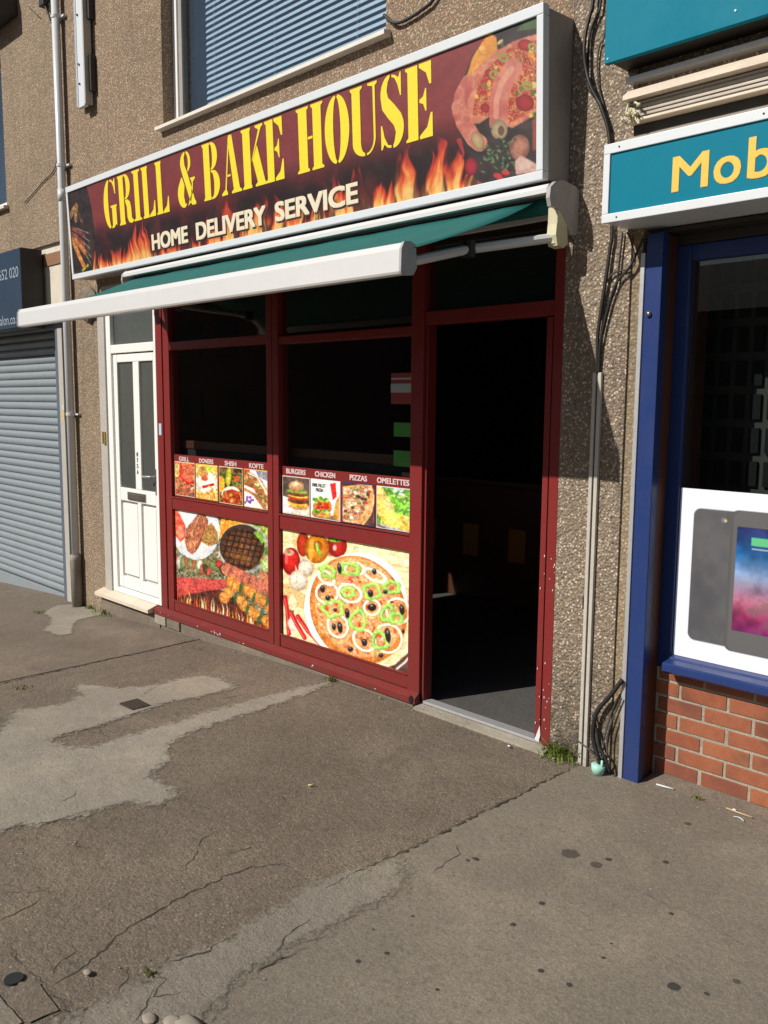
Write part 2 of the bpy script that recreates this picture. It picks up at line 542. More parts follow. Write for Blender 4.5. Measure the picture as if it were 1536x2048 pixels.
def B(name, mat, parent, *boxes, bev=0.003):
    m = MB()
    for b in boxes:
        m.box(*b, bev=bev)
    return m.build(name, mat, parent)


def smooth_path(pts, n=6):
    P = [Vector(p) for p in pts]
    if len(P) < 3:
        return P
    out = []
    for i in range(len(P) - 1):
        p0, p1, p2, p3 = P[max(i - 1, 0)], P[i], P[i + 1], P[min(i + 2, len(P) - 1)]
        for k in range(n):
            t = k / n
            out.append(0.5 * ((2 * p1) + (p2 - p0) * t + (2 * p0 - 5 * p1 + 4 * p2 - p3) * t * t + (3 * p1 - p0 - 3 * p2 + p3) * t ** 3))
    out.append(P[-1])
    return out


def text(s, x0, x1, z0, z1, y, mat, parent, name='lettering', bold=0.0, fat=0.0):
    cu = bpy.data.curves.new('t', 'FONT')
    cu.body = s
    cu.size = 1
    cu.offset = bold
    cu.resolution_u = 4
    cu.space_character = 1.0 + bold * 1.5
    o = bpy.data.objects.new('t', cu)
    COL.objects.link(o)
    bpy.context.view_layer.update()
    dg = bpy.context.evaluated_depsgraph_get()
    me = bpy.data.meshes.new_from_object(o.evaluated_get(dg))
    bpy.data.objects.remove(o)
    n = len(me.vertices)
    c = np.empty(n * 3)
    me.vertices.foreach_get('co', c)
    c = c.reshape(-1, 3)
    mn, mx = c.min(0), c.max(0)
    u = (c[:, 0] - mn[0]) / (mx[0] - mn[0])
    v = (c[:, 1] - mn[1]) / (mx[1] - mn[1])
    w = np.stack([x0 + u * (x1 - x0), np.full(n, y), z0 + v * (z1 - z0)], 1)
    me.vertices.foreach_set('co', w.ravel())
    if fat:
        bm = bmesh.new()
        bm.from_mesh(me)
        base = list(bm.verts) + list(bm.edges) + list(bm.faces)
        for q, (dx, dz) in enumerate(((-1, -.5), (1, -.5), (-1, .5), (1, .5), (-.5, 0), (.5, 0))):
            r_ = bmesh.ops.duplicate(bm, geom=base)
            bmesh.ops.translate(bm, verts=[e for e in r_['geom'] if isinstance(e, bmesh.types.BMVert)], vec=(dx * fat, -0.00012 * (q + 1), dz * fat))
        bm.to_mesh(me)
        bm.free()
    me.materials.clear()
    me.materials.append(mat)
    o = bpy.data.objects.new(name, me)
    COL.objects.link(o)
    if parent:
        o.parent = parent
        o.matrix_parent_inverse = parent.matrix_world.inverted()
    return o


# ------------------------------------------------------------------ flat print, painted as coloured fine grids
def hom(src, dst):
    A = []
    for (x, y), (u, v) in zip(src, dst):
        A.append([x, y, 1, 0, 0, 0, -u * x, -u * y, -u])
        A.append([0, 0, 0, x, y, 1, -v * x, -v * y, -v])
    h = np.linalg.svd(np.array(A, float))[2][-1].reshape(3, 3)
    return h


def happly(h, x, y):
    w = h[2, 0] * x + h[2, 1] * y + h[2, 2]
    return (h[0, 0] * x + h[0, 1] * y + h[0, 2]) / w, (h[1, 0] * x + h[1, 1] * y + h[1, 2]) / w


_tab = rng.random((256, 256))


def vn(x, y):
    xi, yi = np.floor(x).astype(int), np.floor(y).astype(int)
    fx, fy = x - xi, y - yi
    fx, fy = fx * fx * (3 - 2 * fx), fy * fy * (3 - 2 * fy)
    a, b, c, d = _tab[yi & 255, xi & 255], _tab[yi & 255, (xi + 1) & 255], _tab[(yi + 1) & 255, xi & 255], _tab[(yi + 1) & 255, (xi + 1) & 255]
    return (a * (1 - fx) + b * fx) * (1 - fy) + (c * (1 - fx) + d * fx) * fy


def fbm(x, y, o=4):
    s, a, t = 0, 0.5, 0
    for i in range(o):
        s = s + a * vn(x * 2 ** i + 17.3 * i, y * 2 ** i + 9.1 * i)
        t += a
        a *= 0.55
    return s / t


def sstep(a, b, x):
    t = np.clip((x - a) / (b - a), 0, 1)
    return t * t * (3 - 2 * t)


def C(*c):
    return np.array(c, float) / 255.0


class Art:
    """a flat print laid on a rectangle x0..x1, z0..z1; shapes are given in the artwork's own drawing coordinates"""

    def __init__(s, rect, src, W, H, base):
        s.rect, s.W, s.H = rect, W, H
        x0, x1, z0, z1 = rect
        u = np.linspace(x0, x1, W)
        v = np.linspace(z1, z0, H)
        U, V = np.meshgrid(u, v)
        s.X, s.Y = happly(hom([(x0, z1), (x1, z1), (x1, z0), (x0, z0)], src), U, V)
        s.U, s.V = (U - x0) / (x1 - x0), (z1 - V) / (z1 - z0)
        s.C = np.zeros((H, W, 3)) + C(*base)
        w = max(abs(src[1][0] - src[0][0]), 1)
        s.px = w / W

    def put(s, a, col):
        a = np.clip(a, 0, 1)[..., None]
        s.C = s.C * (1 - a) + (col if isinstance(col, np.ndarray) and col.ndim > 1 else np.asarray(col)) * a

    def tex(s, cols, sc, asp=1.0, seed=0, warp=0.0, o=4):
        x, y = s.X / sc + seed * 7.7, s.Y / sc * asp + seed * 3.3
        if warp:
            x = x + warp * fbm(x * 0.7 + 40, y * 0.7, 2)
        t = sstep(0.22, 0.78, fbm(x, y, o)) * (len(cols) - 1)
        cols = np.array([np.asarray(c, float) for c in cols])
        i = np.clip(t.astype(int), 0, len(cols) - 2)
        f = (t - i)[..., None]
        return cols[i] * (1 - f) + cols[i + 1] * f

    def dell(s, cx, cy, rx, ry, rot=0):
        c, d = math.cos(math.radians(rot)), math.sin(math.radians(rot))
        x, y = s.X - cx, s.Y - cy
        u, v = (x * c + y * d) / rx, (-x * d + y * c) / ry
        return np.sqrt(u * u + v * v)

    def ell(s, cx, cy, rx, ry, rot, col, a=1.0, soft=None, shade=0.0):
        r = s.dell(cx, cy, rx, ry, rot)
        so = (soft if soft is not None else 1.2 * s.px) / min(rx, ry)
        m = 1 - sstep(1 - so, 1 + so, r)
        if shade:
            col = np.asarray(col)
            if col.ndim == 1:
                col = np.zeros_like(s.C) + col
            col = col * (1 - shade * np.clip(r, 0, 1)[..., None] ** 2.2)
        s.put(m * a, col)
        return m

    def ring(s, cx, cy, rx, ry, rot, w, col, a=1.0, wob=0.0, k=5, ph=0):
        c, d = math.cos(math.radians(rot)), math.sin(math.radians(rot))
        x, y = s.X - cx, s.Y - cy
        u, v = (x * c + y * d) / rx, (-x * d + y * c) / ry
        r = np.sqrt(u * u + v * v) * (1 + wob * np.cos(k * np.arctan2(v, u) + ph))
        d = np.abs(r - 1) * min(rx, ry)
        s.put((1 - sstep(w / 2 - s.px * 0.6, w / 2 + s.px * 0.9, d)) * a, col)

    def poly(s, pts, col, a=1.0):
        ins = np.zeros(s.X.shape, bool)
        n = len(pts)
        for i in range(n):
            x1, y1 = pts[i]
            x2, y2 = pts[(i + 1) % n]
            if y1 == y2:
                continue
            c = ((y1 > s.Y) != (y2 > s.Y)) & (s.X < (x2 - x1) * (s.Y - y1) / (y2 - y1) + x1)
            ins ^= c
        m = ins.astype(float)
        m = (m + np.roll(m, 1, 0) + np.roll(m, -1, 0) + np.roll(m, 1, 1) + np.roll(m, -1, 1)) / 5
        s.put(m * a, col)
        return m

    def stroke(s, pts, w, col, a=1.0, taper=False):
        best = np.full(s.X.shape, 1e9)
        n = len(pts) - 1
        for i in range(n):
            (x1, y1), (x2, y2) = pts[i], pts[i + 1]
            dx, dy = x2 - x1, y2 - y1
            t = np.clip(((s.X - x1) * dx + (s.Y - y1) * dy) / (dx * dx + dy * dy + 1e-9), 0, 1)
            d = np.hypot(s.X - x1 - t * dx, s.Y - y1 - t * dy)
            if taper:
                d = d + w / 2 * (i + t) / n
            best = np.minimum(best, d)
        s.put((1 - sstep(w / 2 - s.px * 0.7, w / 2 + s.px * 0.7, best)) * a, col)

    def photo(s, px, amt=0.22, blur=1):
        """gives the drawn shapes the uneven tone and soft focus of a printed photograph"""
        f1, f2 = fbm(s.X / px, s.Y / px, 4), fbm(s.X / (px * 3.3) + 50, s.Y / (px * 3.3), 3)
        g = 1 + amt * 2.2 * (f1 - 0.5) + amt * 1.5 * (f2 - 0.5)
        wt = 1 - sstep(0.72, 0.93, s.C.min(-1))
        g = 1 + (g - 1) * (0.12 + 0.88 * wt)
        s.C = np.clip(s.C * g[..., None], 0, 1)
        hue = (fbm(s.X / (px * 1.7) + 90, s.Y / (px * 1.7), 3) - 0.5) * amt * 0.8
        s.C = np.clip(s.C * np.stack([1 + hue, 1 + hue * 0.2, 1 - hue], -1), 0, 1)
        for _ in range(blur):
            c = s.C.copy()
            c[1:-1, 1:-1] = (s.C[1:-1, 1:-1] * 4 + s.C[:-2, 1:-1] + s.C[2:, 1:-1] + s.C[1:-1, :-2] + s.C[1:-1, 2:]) / 8
            s.C = c

    def build(s, name, y, mat, parent, gain=0.8):
        x0, x1, z0, z1 = s.rect
        W, H = s.W, s.H
        u, v = np.meshgrid(np.linspace(x0, x1, W), np.linspace(z1, z0, H))
        co = np.stack([u, np.full_like(u, y), v], -1).reshape(-1, 3)
        idx = np.arange(W * H).reshape(H, W)
        q = np.stack([idx[:-1, :-1], idx[1:, :-1], idx[1:, 1:], idx[:-1, 1:]], -1).reshape(-1, 4)
        me = bpy.data.meshes.new(name)
        me.vertices.add(W * H)
        me.vertices.foreach_set('co', co.ravel())
        me.loops.add(q.size)
        me.loops.foreach_set('vertex_index', q.ravel())
        me.polygons.add(len(q))
        me.polygons.foreach_set('loop_start', np.arange(len(q)) * 4)
        me.polygons.foreach_set('loop_total', np.full(len(q), 4))
        me.update(calc_edges=True)
        at = me.color_attributes.new('print', 'FLOAT_COLOR', 'POINT')
        lin = np.clip(s.C, 0, 1) ** 2.2 * gain
        at.data.foreach_set('color', np.concatenate([lin, np.ones((H, W, 1))], -1).astype(np.float32).ravel())
        me.materials.append(mat)
        o = bpy.data.objects.new(name, me)
        COL.objects.link(o)
        if parent:
            o.parent = parent
            o.matrix_parent_inverse = parent.matrix_world.inverted()
        return o


# ------------------------------------------------------------------ ground
def gz(x):
    t = max(0.0, -4.0 - x)
    return -0.03 - 0.035 * t - 0.003 * t * t


def strip_sheet(name, mat, xs, y0, y1, dz, parent, kind='structure'):
    bm = bmesh.new()
    rows = [[bm.verts.new((x, y, gz(x) + dz)) for x in xs] for y in (y0, y1)]
    for i in range(len(xs) - 1):
        bm.faces.new((rows[0][i], rows[0][i + 1], rows[1][i + 1], rows[1][i]))
    me = bpy.data.meshes.new(name)
    bm.to_mesh(me)
    bm.free()
    me.materials.append(mat)
    o = bpy.data.objects.new(name, me)
    COL.objects.link(o)
    if parent:
        o.parent = parent
    if kind:
        o['kind'] = kind
    return o


def frange(a, b, st):
    n = max(1, int(round((b - a) / st)))
    return [a + (b - a) * i / n for i in range(n + 1)]


pavement = strip_sheet('pavement', M['ground_brown'], frange(-60, -15, 5) + frange(-15, 3, 0.25)[1:] + frange(3, 60, 5)[1:], -5.0, 0.6, 0.0, None)
strip_sheet('concrete_slab', M['ground_grey'], frange(-2.195, 3.4, 0.25), -4.9, 0.3, 0.004, pavement)
strip_sheet('concrete_slab', M['ground_far'], frange(-12.0, -5.53, 0.25), -4.9, 0.3, 0.004, pavement)


def rough_poly(pts, step=0.035, amp=0.012):
    out = []
    n = len(pts)
    for i in range(n):
        a, b = Vector(pts[i]), Vector(pts[(i + 1) % n])
        L = (b - a).length
        k = max(1, int(L / step))
        nrm = Vector((-(b - a).y, (b - a).x)) / (L + 1e-9)
        for j in range(k):
            p = a + (b - a) * j / k
            if j:
                p = p + nrm * random.uniform(-amp, amp)
            out.append((p.x, p.y))
    return out


def ground_patch(name, pts, mat, dz, parent, rough=True, amp=0.012):
    if rough:
        pts = rough_poly(pts, amp=amp)
    bm = bmesh.new()
    vs = [bm.verts.new((x, y, 0)) for x, y in pts]
    bm.faces.new(vs)
    x = min(p[0] for p in pts)
    while x < max(p[0] for p in pts):
        x += 0.2
        bmesh.ops.bisect_plane(bm, geom=list(bm.verts) + list(bm.edges) + list(bm.faces), plane_co=(x, 0, 0), plane_no=(1, 0, 0))
    bmesh.ops.triangulate(bm, faces=bm.faces)
    bmesh.ops.recalc_face_normals(bm, faces=bm.faces)
    for v in bm.verts:
        v.co.z = gz(v.co.x) + dz
    for f in bm.faces:
        if f.normal.z < 0:
            f.normal_flip()
    me = bpy.data.meshes.new(name)
    bm.to_mesh(me)
    bm.free()
    me.materials.append(mat)
    o = bpy.data.objects.new(name, me)
    COL.objects.link(o)
    o.parent = parent
    o['kind'] = 'structure'
    return o


PA = [(-4.553, -1.873), (-4.86, -1.671), (-4.839, -1.59), (-4.784, -1.445), (-4.859, -1.283), (-5.011, -1.245), (-5.106, -1.184), (-5.029, -1.152), (-4.853, -1.067), (-4.719, -0.91), (-4.708, -0.677), (-4.655, -0.536), (-4.52, -0.507), (-4.313, -0.542), (-4.299, -0.636), (-4.307, -0.814), (-4.359, -0.993), (-4.322, -1.148), (-4.307, -1.284), (-4.275, -1.454), (-4.284, -1.624), (-4.261, -1.732), (-4.121, -1.725), (-4.006, -1.655), (-3.995, -1.507), (-4.014, -1.319), (-3.998, -1.14), (-4.041, -0.949), (-4.025, -0.749), (-4.006, -0.503), (-3.997, -0.252), (-3.956, -0.076), (-3.915, -0.128), (-3.893, -0.316), (-3.867, -0.552), (-3.858, -0.759), (-3.851, -0.955), (-3.844, -1.139), (-3.773, -1.321), (-3.583, -1.447), (-3.507, -1.601), (-3.436, -1.587), (-3.316, -1.578), (-3.231, -1.602), (-3.195, -1.725), (-3.258, -1.739), (-3.327, -1.776), (-3.336, -1.857), (-3.345, -1.97), (-3.358, -2.067), (-3.388, -2.163), (-3.439, -2.217), (-3.446, -2.287), (-3.463, -2.528), (-4.155, -2.371)]
PB = [(-7.494, -0.401), (-7.766, -0.163), (-7.69, -0.03), (-7.467, -0.02), (-7.088, -0.02), (-7.013, -0.06), (-6.955, -0.325), (-6.788, -0.447), (-6.468, -0.605), (-6.516, -0.7), (-6.795, -0.695), (-6.95, -0.575), (-7.196, -0.447)]
PC = [(-2.208, -2.501), (-2.22, -2.418), (-2.209, -2.323), (-2.23, -2.258), (-2.241, -2.197), (-2.212, -2.101), (-2.211, -2.002), (-2.234, -1.944), (-2.246, -1.861), (-2.234, -1.758), (-2.265, -1.686), (-2.272, -1.583), (-2.253, -1.473), (-2.205, -1.376), (-2.19, -1.255), (-2.074, -1.336), (-2.029, -1.414), (-2.034, -1.56), (-2.04, -1.699), (-2.03, -1.832), (-2.041, -1.941), (-2.037, -2.065), (-2.021, -2.152), (-1.969, -2.196), (-1.969, -2.259), (-1.96, -2.316), (-1.95, -2.9), (-2.2, -2.9)]


def ragged_patch(name, pts, mat, dz, parent, cell=0.022, soft=0.05):
    """thin mortar skim on the slab: a fine sheet with a distance-to-rim value that frays its edge"""
    P = np.array(pts)
    x0, y0, x1, y1 = P[:, 0].min() - soft, P[:, 1].min() - soft, P[:, 0].max() + soft, P[:, 1].max() + soft
    nx, ny = int((x1 - x0) / cell) + 2, int((y1 - y0) / cell) + 2
    X, Y = np.meshgrid(np.linspace(x0, x1, nx), np.linspace(y0, y1, ny))
    ins = np.zeros(X.shape, bool)
    D = np.full(X.shape, 9.0)
    for (ax, ay), (bx, by) in zip(P, np.roll(P, -1, 0)):
        dx, dy = bx - ax, by - ay
        t = np.clip(((X - ax) * dx + (Y - ay) * dy) / (dx * dx + dy * dy + 1e-12), 0, 1)
        D = np.minimum(D, np.hypot(X - ax - t * dx, Y - ay - t * dy))
        if ay != by:
            c = ((ay > Y) != (by > Y)) & (X < (bx - ax) * (Y - ay) / (by - ay) + ax)
            ins ^= c
    sd = np.where(ins, D, -D)
    E = np.clip(0.5 + sd / (2 * soft), 0, 1)
    keep = E > 0.02
    idx = -np.ones(X.shape, int)
    faces = []
    cellkeep = keep[:-1, :-1] | keep[1:, :-1] | keep[1:, 1:] | keep[:-1, 1:]
    use = np.zeros(X.shape, bool)
    for a, b_ in ((0, 0), (1, 0), (1, 1), (0, 1)):
        use[a:a + ny - 1, b_:b_ + nx - 1] |= cellkeep
    idx[use] = np.arange(use.sum())
    vs = [(float(x), float(y), gz(float(x)) + dz) for x, y in zip(X[use], Y[use])]
    for j, i in zip(*np.nonzero(cellkeep)):
        faces.append((int(idx[j, i]), int(idx[j, i + 1]), int(idx[j + 1, i + 1]), int(idx[j + 1, i])))
    me = bpy.data.meshes.new(name)
    me.from_pydata(vs, [], faces)
    at = me.attributes.new('edge', 'FLOAT', 'POINT')
    at.data.foreach_set('value', E[use].astype(np.float32))
    me.materials.append(mat)
    o = bpy.data.objects.new(name, me)
    COL.objects.link(o)
    o.parent = parent
    o['kind'] = 'structure'
    return o


ragged_patch('mortar_patch', PA, M['patch'], 0.004, pavement, 0.022, 0.075)
ragged_patch('mortar_patch', PB, M['patch'], 0.0075, pavement, 0.03, 0.04)
ragged_patch('mortar_patch', PC, M['patch_dull'], 0.0075, pavement, 0.015, 0.07)
KR = [[(-5.53, -4.5), (-5.51, -2.6), (-5.489, -1.523), (-5.50, -1.231), (-5.527, -0.819), (-5.516, -0.485), (-5.546, -0.055)], [(-4.256, -1.727), (-4.284, -1.624), (-4.256, -1.463), (-4.307, -1.284), (-4.322, -1.148), (-4.339, -1.039)], [(-4.563, -1.048), (-4.67, -0.902), (-4.733, -0.775)], [(-3.521, -1.999), (-3.538, -1.927), (-3.575, -1.91)], [(-3.281, -1.598), (-3.323, -1.566)], [(-3.202, -1.733), (-3.196, -1.674)], [(-4.256, -1.463), (-4.151, -1.5), (-4.049, -1.508)], [(-3.446, -2.287), (-3.439, -2.217), (-3.399, -2.158), (-3.369, -2.062), (-3.371, -1.946)], [(-2.99, -2.459), (-2.949, -2.392), (-2.887, -2.334), (-2.862, -2.336)], [(-2.824, -2.521), (-2.832, -2.475), (-2.841, -2.418), (-2.857, -2.366)], [(-2.383, -2.531), (-2.401, -2.446), (-2.42, -2.394), (-2.441, -2.34), (-2.481, -2.284), (-2.506, -2.187), (-2.511, -2.105), (-2.531, -2.001), (-2.53, -1.916), (-2.537, -1.823), (-2.529, -1.724), (-2.45, -1.601)], [(-2.673, -1.915), (-2.727, -1.837), (-2.822, -1.736), (-2.845, -1.653)], [(-2.432, -2.513), (-2.469, -2.481), (-2.494, -2.415), (-2.538, -2.403), (-2.578, -2.407)], [(-2.231, -2.405), (-2.257, -2.365), (-2.31, -2.324)], [(-2.219, -2.282), (-2.173, -2.278), (-2.135, -2.33), (-2.126, -2.344), (-2.088, -2.28), (-2.072, -2.255)], [(-2.03, -2.276), (-2.035, -2.225)], [(-2.096, -1.941), (-2.104, -1.86)], [(-2.047, -1.947), (-2.062, -1.925), (-2.093, -1.868), (-2.107, -1.769)], [(-2.235, -2.237), (-2.201, -2.108), (-2.211, -2.022)], [(-2.698, -2.552), (-2.583, -2.564), (-2.436, -2.552), (-2.283, -2.555), (-2.211, -2.55)], [(-2.248, -2.616), (-2.262, -2.565), (-2.211, -2.503)], [(-2.342, -2.436), (-2.292, -2.46)], [(-2.552, -1.36), (-2.541, -1.286)], [(-2.491, -1.643), (-2.429, -1.605)], [(-2.071, -2.432), (-2.131, -2.349), (-2.156, -2.327)], [(-2.499, -2.19), (-2.51, -2.126), (-2.506, -2.078)], [(-1.998, -1.858), (-2.01, -1.965), (-2.017, -2.079)], [(-1.518, -0.791), (-1.434, -0.793), (-1.352, -0.806), (-1.286, -0.796), (-1.197, -0.796), (-1.128, -0.823), (-1.058, -0.835), (-0.966, -0.81)], [(-2.181, -0.007), (-2.193, -0.326), (-2.187, -0.54), (-2.197, -0.754), (-2.192, -0.987), (-2.194, -1.177), (-2.21, -1.34), (-2.218, -1.486), (-2.212, -1.61)], [(-2.022, -1.254), (-2.042, -1.076), (-2.107, -1.025)]]
WIDE = {0: 0.013, 10: 0.008, 28: 0.011, 18: 0.008, 27: 0.0022, 1: 0.006}
for i in range(8):  # short hairline cracks over the worn slab
    x, y = random.uniform(-4.6, -2.35), random.uniform(-2.3, -0.3)
    a = random.uniform(0, 6.28)
    p = [(x, y)]
    for _ in range(random.randint(2, 6)):
        a += random.uniform(-0.9, 0.9)
        p.append((p[-1][0] + 0.035 * math.cos(a), p[-1][1] + 0.05 * math.sin(a)))
    KR.append(p)


def ribbon(bm, pts, w, dz, taper=True):
    P = rough_poly(pts + pts[-2:0:-1], 0.02, 0.0)[:1]
    fine = []
    for a, b in zip(pts, pts[1:]):
        a, b = Vector(a), Vector(b)
        k = max(1, int((b - a).length / 0.018))
        n = Vector((-(b - a).y, (b - a).x)).normalized()
        for j in range(k):
            fine.append(a + (b - a) * j / k + n * random.uniform(-0.007, 0.007))
    fine.append(Vector(pts[-1]))
    prev = None
    L = len(fine)
    for i, p in enumerate(fine):
        d = (fine[min(i + 1, L - 1)] - fine[max(i - 1, 0)])
        n = Vector((-d.y, d.x)).normalized()
        t = min(i, L - 1 - i) / max(1, L / 5)
        ww = w * (min(1, 0.15 + t) if taper else 1) * random.uniform(0.15, 1.35) / 2
        q = [bm.verts.new((p.x + s * n.x * ww, p.y + s * n.y * ww, gz(p.x) + dz)) for s in (-1, 1)]
        if prev:
            bm.faces.new((prev[0], prev[1], q[1], q[0]))
        prev = q


for i, k in enumerate(KR):
    bm = bmesh.new()
    ribbon(bm, k, WIDE.get(i, random.uniform(0.003, 0.006)), 0.0082 if i in (17, 18, 14, 24, 26, 28, 21, 19, 20, 22) else (0.0048 if i in (1, 2, 3, 4, 5, 6, 7, 27, 0) or i == 29 else 0.0012), i != 0)
    bmesh.ops.recalc_face_normals(bm, faces=bm.faces)
    me = bpy.data.meshes.new('crack')
    bm.to_mesh(me)
    bm.free()
    me.materials.append(M['joint'] if i in (0, 28) else M['crack'])
    o = bpy.data.objects.new('joint' if i in (0, 28) else 'crack', me)
    COL.objects.link(o)
    o.parent = pavement
    o['kind'] = 'structure'

# stone flags by the kerb at the lower left, seen at the picture's corner
for poly, m in (([(-2.52, -2.66), (-2.43, -2.665), (-2.29, -2.66), (-2.27, -2.95), (-2.7, -2.95)], M['ground_grey']),
                ([(-2.47, -2.60), (-2.39, -2.645), (-2.275, -2.648), (-2.268, -2.565), (-2.42, -2.558)], M['ground_far'])):
    ground_patch('paving_slab', poly, m, 0.0055, pavement, amp=0.003)

for loc, sz in (((-1.945, -2.34), 0.04), ((-1.99, -2.36), 0.025), ((-2.36, -2.435), 0.012), ((-2.05, -2.40), 0.02)):
    b = MB()
    bmesh.ops.create_icosphere(b.bm, subdivisions=2, radius=sz)
    for v in b.bm.verts:
        v.co = Vector((v.co.x * 1.3 + loc[0], v.co.y + loc[1], v.co.z * 0.35 + gz(loc[0]) + 0.012)) + Vector([random.uniform(-.1, .1) * sz for _ in range(3)])
    o = b.build('stone', M['pebble'], None, True)
    tag(o, {0.04: 'largest pale rounded stone at the lower edge by the joint', 0.025: 'smaller pale stone beside the largest stone at the lower edge', 0.012: 'tiny white chip of stone lying on the cracked brown slab', 0.02: 'middling pale stone just behind the two at the lower edge'}[sz], 'stone')

strip_sheet('road', M['asphalt'], [-60, 60], -12.0, -5.15, -0.14, None)
strip_sheet('far_pavement', M['ground_far'], [-60, 60], -16.0, -12.0, 0.0, None)
k = B('kerb', M['ground_grey'], None, (-60, 60, -5.15, -5.0, -2.2, -0.03))
tag(k, kind='structure')
strip_sheet('ground', M['asphalt'], [-200, -60, 60, 200], -200, 200, -12.4, None)

# ------------------------------------------------------------------ takeaway building
tb = empty('takeaway_building', (-4.8, 0, 0), 'pebbledash terrace building holding the maroon fronted takeaway shop', 'building')
T = 0.28
MB().box(-7.62, -2.37, 0.0, T, 5.25, 6.4).box(-7.62, -5.93, 0.0, T, 2.66, 5.25).box(-3.585, -2.37, 0.0, T, 2.66, 5.25).box(-5.93, -3.585, 0.0, T, 2.66, 3.70).build('wall', M['wall_tan'], tb)
MB().box(-7.62, -7.06, 0.0, T, -0.4, 2.66).build('pilaster', M['wall_salon'], tb)
MB().box(-2.372, -2.035, 0.0, 5.0, -0.1, 6.4).build('pilaster', M['pilaster'], tb)
MB().box(-2.035, -1.985, 0.012, 3.0, -0.1, 6.4).build('pilaster', M['pilaster2'], tb)
# crumbling corbel stone above the left pilaster
b = MB()
bmesh.ops.create_icosphere(b.bm, subdivisions=3, radius=0.1)
for v in b.bm.verts:
    n_ = v.co.normalized()
    v.co = Vector((v.co.x * 1.6 - 7.2, v.co.y * 0.6 - 0.01, v.co.z * 1.5 + 2.52)) + n_ * random.uniform(-0.012, 0.014)
b.build('corbel', M['plinth'], tb)
# shell of the ground-floor room
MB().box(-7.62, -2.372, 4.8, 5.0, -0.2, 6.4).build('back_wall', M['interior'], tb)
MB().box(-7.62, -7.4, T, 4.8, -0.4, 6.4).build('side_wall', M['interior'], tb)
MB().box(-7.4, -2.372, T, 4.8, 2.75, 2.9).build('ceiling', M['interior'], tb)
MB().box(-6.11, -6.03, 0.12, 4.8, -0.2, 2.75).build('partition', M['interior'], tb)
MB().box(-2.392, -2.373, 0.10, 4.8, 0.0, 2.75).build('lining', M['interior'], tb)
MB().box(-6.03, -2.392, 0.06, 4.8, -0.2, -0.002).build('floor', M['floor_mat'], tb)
MB().box(-7.62, -1.985, 0.02, 5.0, 6.4, 6.55).build('roof', M['roof'], tb)
MB().box(-6.11, -3.3, -0.02, 0.10, -0.3, -0.004).build('plinth', M['plinth'], tb)
MB().box(-7.12, -6.11, -0.03, 0.2, -0.4, -0.005).build('plinth', M['plinth'], tb)
for i, (x, w) in enumerate(((-6.19, 0.17), (-6.0, 0.19))):
    z1 = -0.012
    MB().box(x, x + w, -0.034, -0.018, max(gz(x) - 0.02, z1 - 0.07), z1, bev=0.004).build('brick', M['plinth'] if i % 2 else M['mortar'], tb)

# shop front frame
sf = B('shop_front', M['red'], tb, (-6.030, -5.943, 0.006, 0.09, 0.05, 2.66), bev=0.006)
B('post', M['red'], sf, (-6.124, -6.036, 0.0, 0.09, 0.03, 2.66), bev=0.006)
B('post', M['red'], sf, (-3.366, -3.272, 0.0, 0.09, 0.0, 2.66), bev=0.006)
for b_ in ((-5.943, -4.703, 0.008, 0.085, 0.868, 0.957), (-4.576, -3.366, 0.008, 0.085, 0.862, 0.955),
           (-5.943, -4.703, 0.008, 0.085, 2.088, 2.15), (-4.576, -3.366, 0.008, 0.085, 2.078, 2.13),
           (-5.943, -4.703, 0.008, 0.085, 0.055, 0.135), (-4.576, -3.366, 0.008, 0.085, 0.055, 0.135),
           (-5.943, -4.703, 0.012, 0.085, 2.60, 2.655), (-4.576, -3.366, 0.012, 0.085, 2.60, 2.655)):
    B('rail', M['red'], sf, b_, bev=0.007)
B('mullion', M['red'], sf, (-4.703, -4.643, 0.002, 0.09, 0.05, 2.655), (-4.637, -4.576, 0.002, 0.09, 0.05, 2.655), bev=0.006)
MB().prism_x([(-0.035, -0.006), (-0.035, 0.028), (0.0, 0.054), (0.09, 0.054), (0.09, -0.006)], -6.215, -3.272).build('sill_board', M['red'], sf)
for a, b, c, d in ((-5.943, -4.703, 0.135, 0.147), (-4.576, -3.366, 0.135, 0.147), (-5.943, -4.703, 0.957, 0.969), (-4.576, -3.366, 0.955, 0.967)):
    B('glazing_bead', M['red'], sf, (a, b, 0.0, 0.012, c, d), bev=0.002)
for x0, x1 in ((-5.94, -4.706), (-4.573, -3.369)):
    for z0, z1 in ((0.147, 0.866), (0.969, 2.084), (2.15, 2.60)):
        MB().box(x0, x1, 0.040, 0.046, z0, z1).build('pane', M['glass'], sf)
# worn black rot hole at the foot of the right post
b = MB()
bmesh.ops.create_icosphere(b.bm, subdivisions=2, radius=0.018)
for v in b.bm.verts:
    v.co = Vector((v.co.x * 0.9 - 3.30, v.co.y * 0.3 - 0.038, v.co.z * 1.5 + 0.018)) + Vector([random.uniform(-.002, .002) for _ in range(3)])
b.build('rot_hole', M['black'], sf)
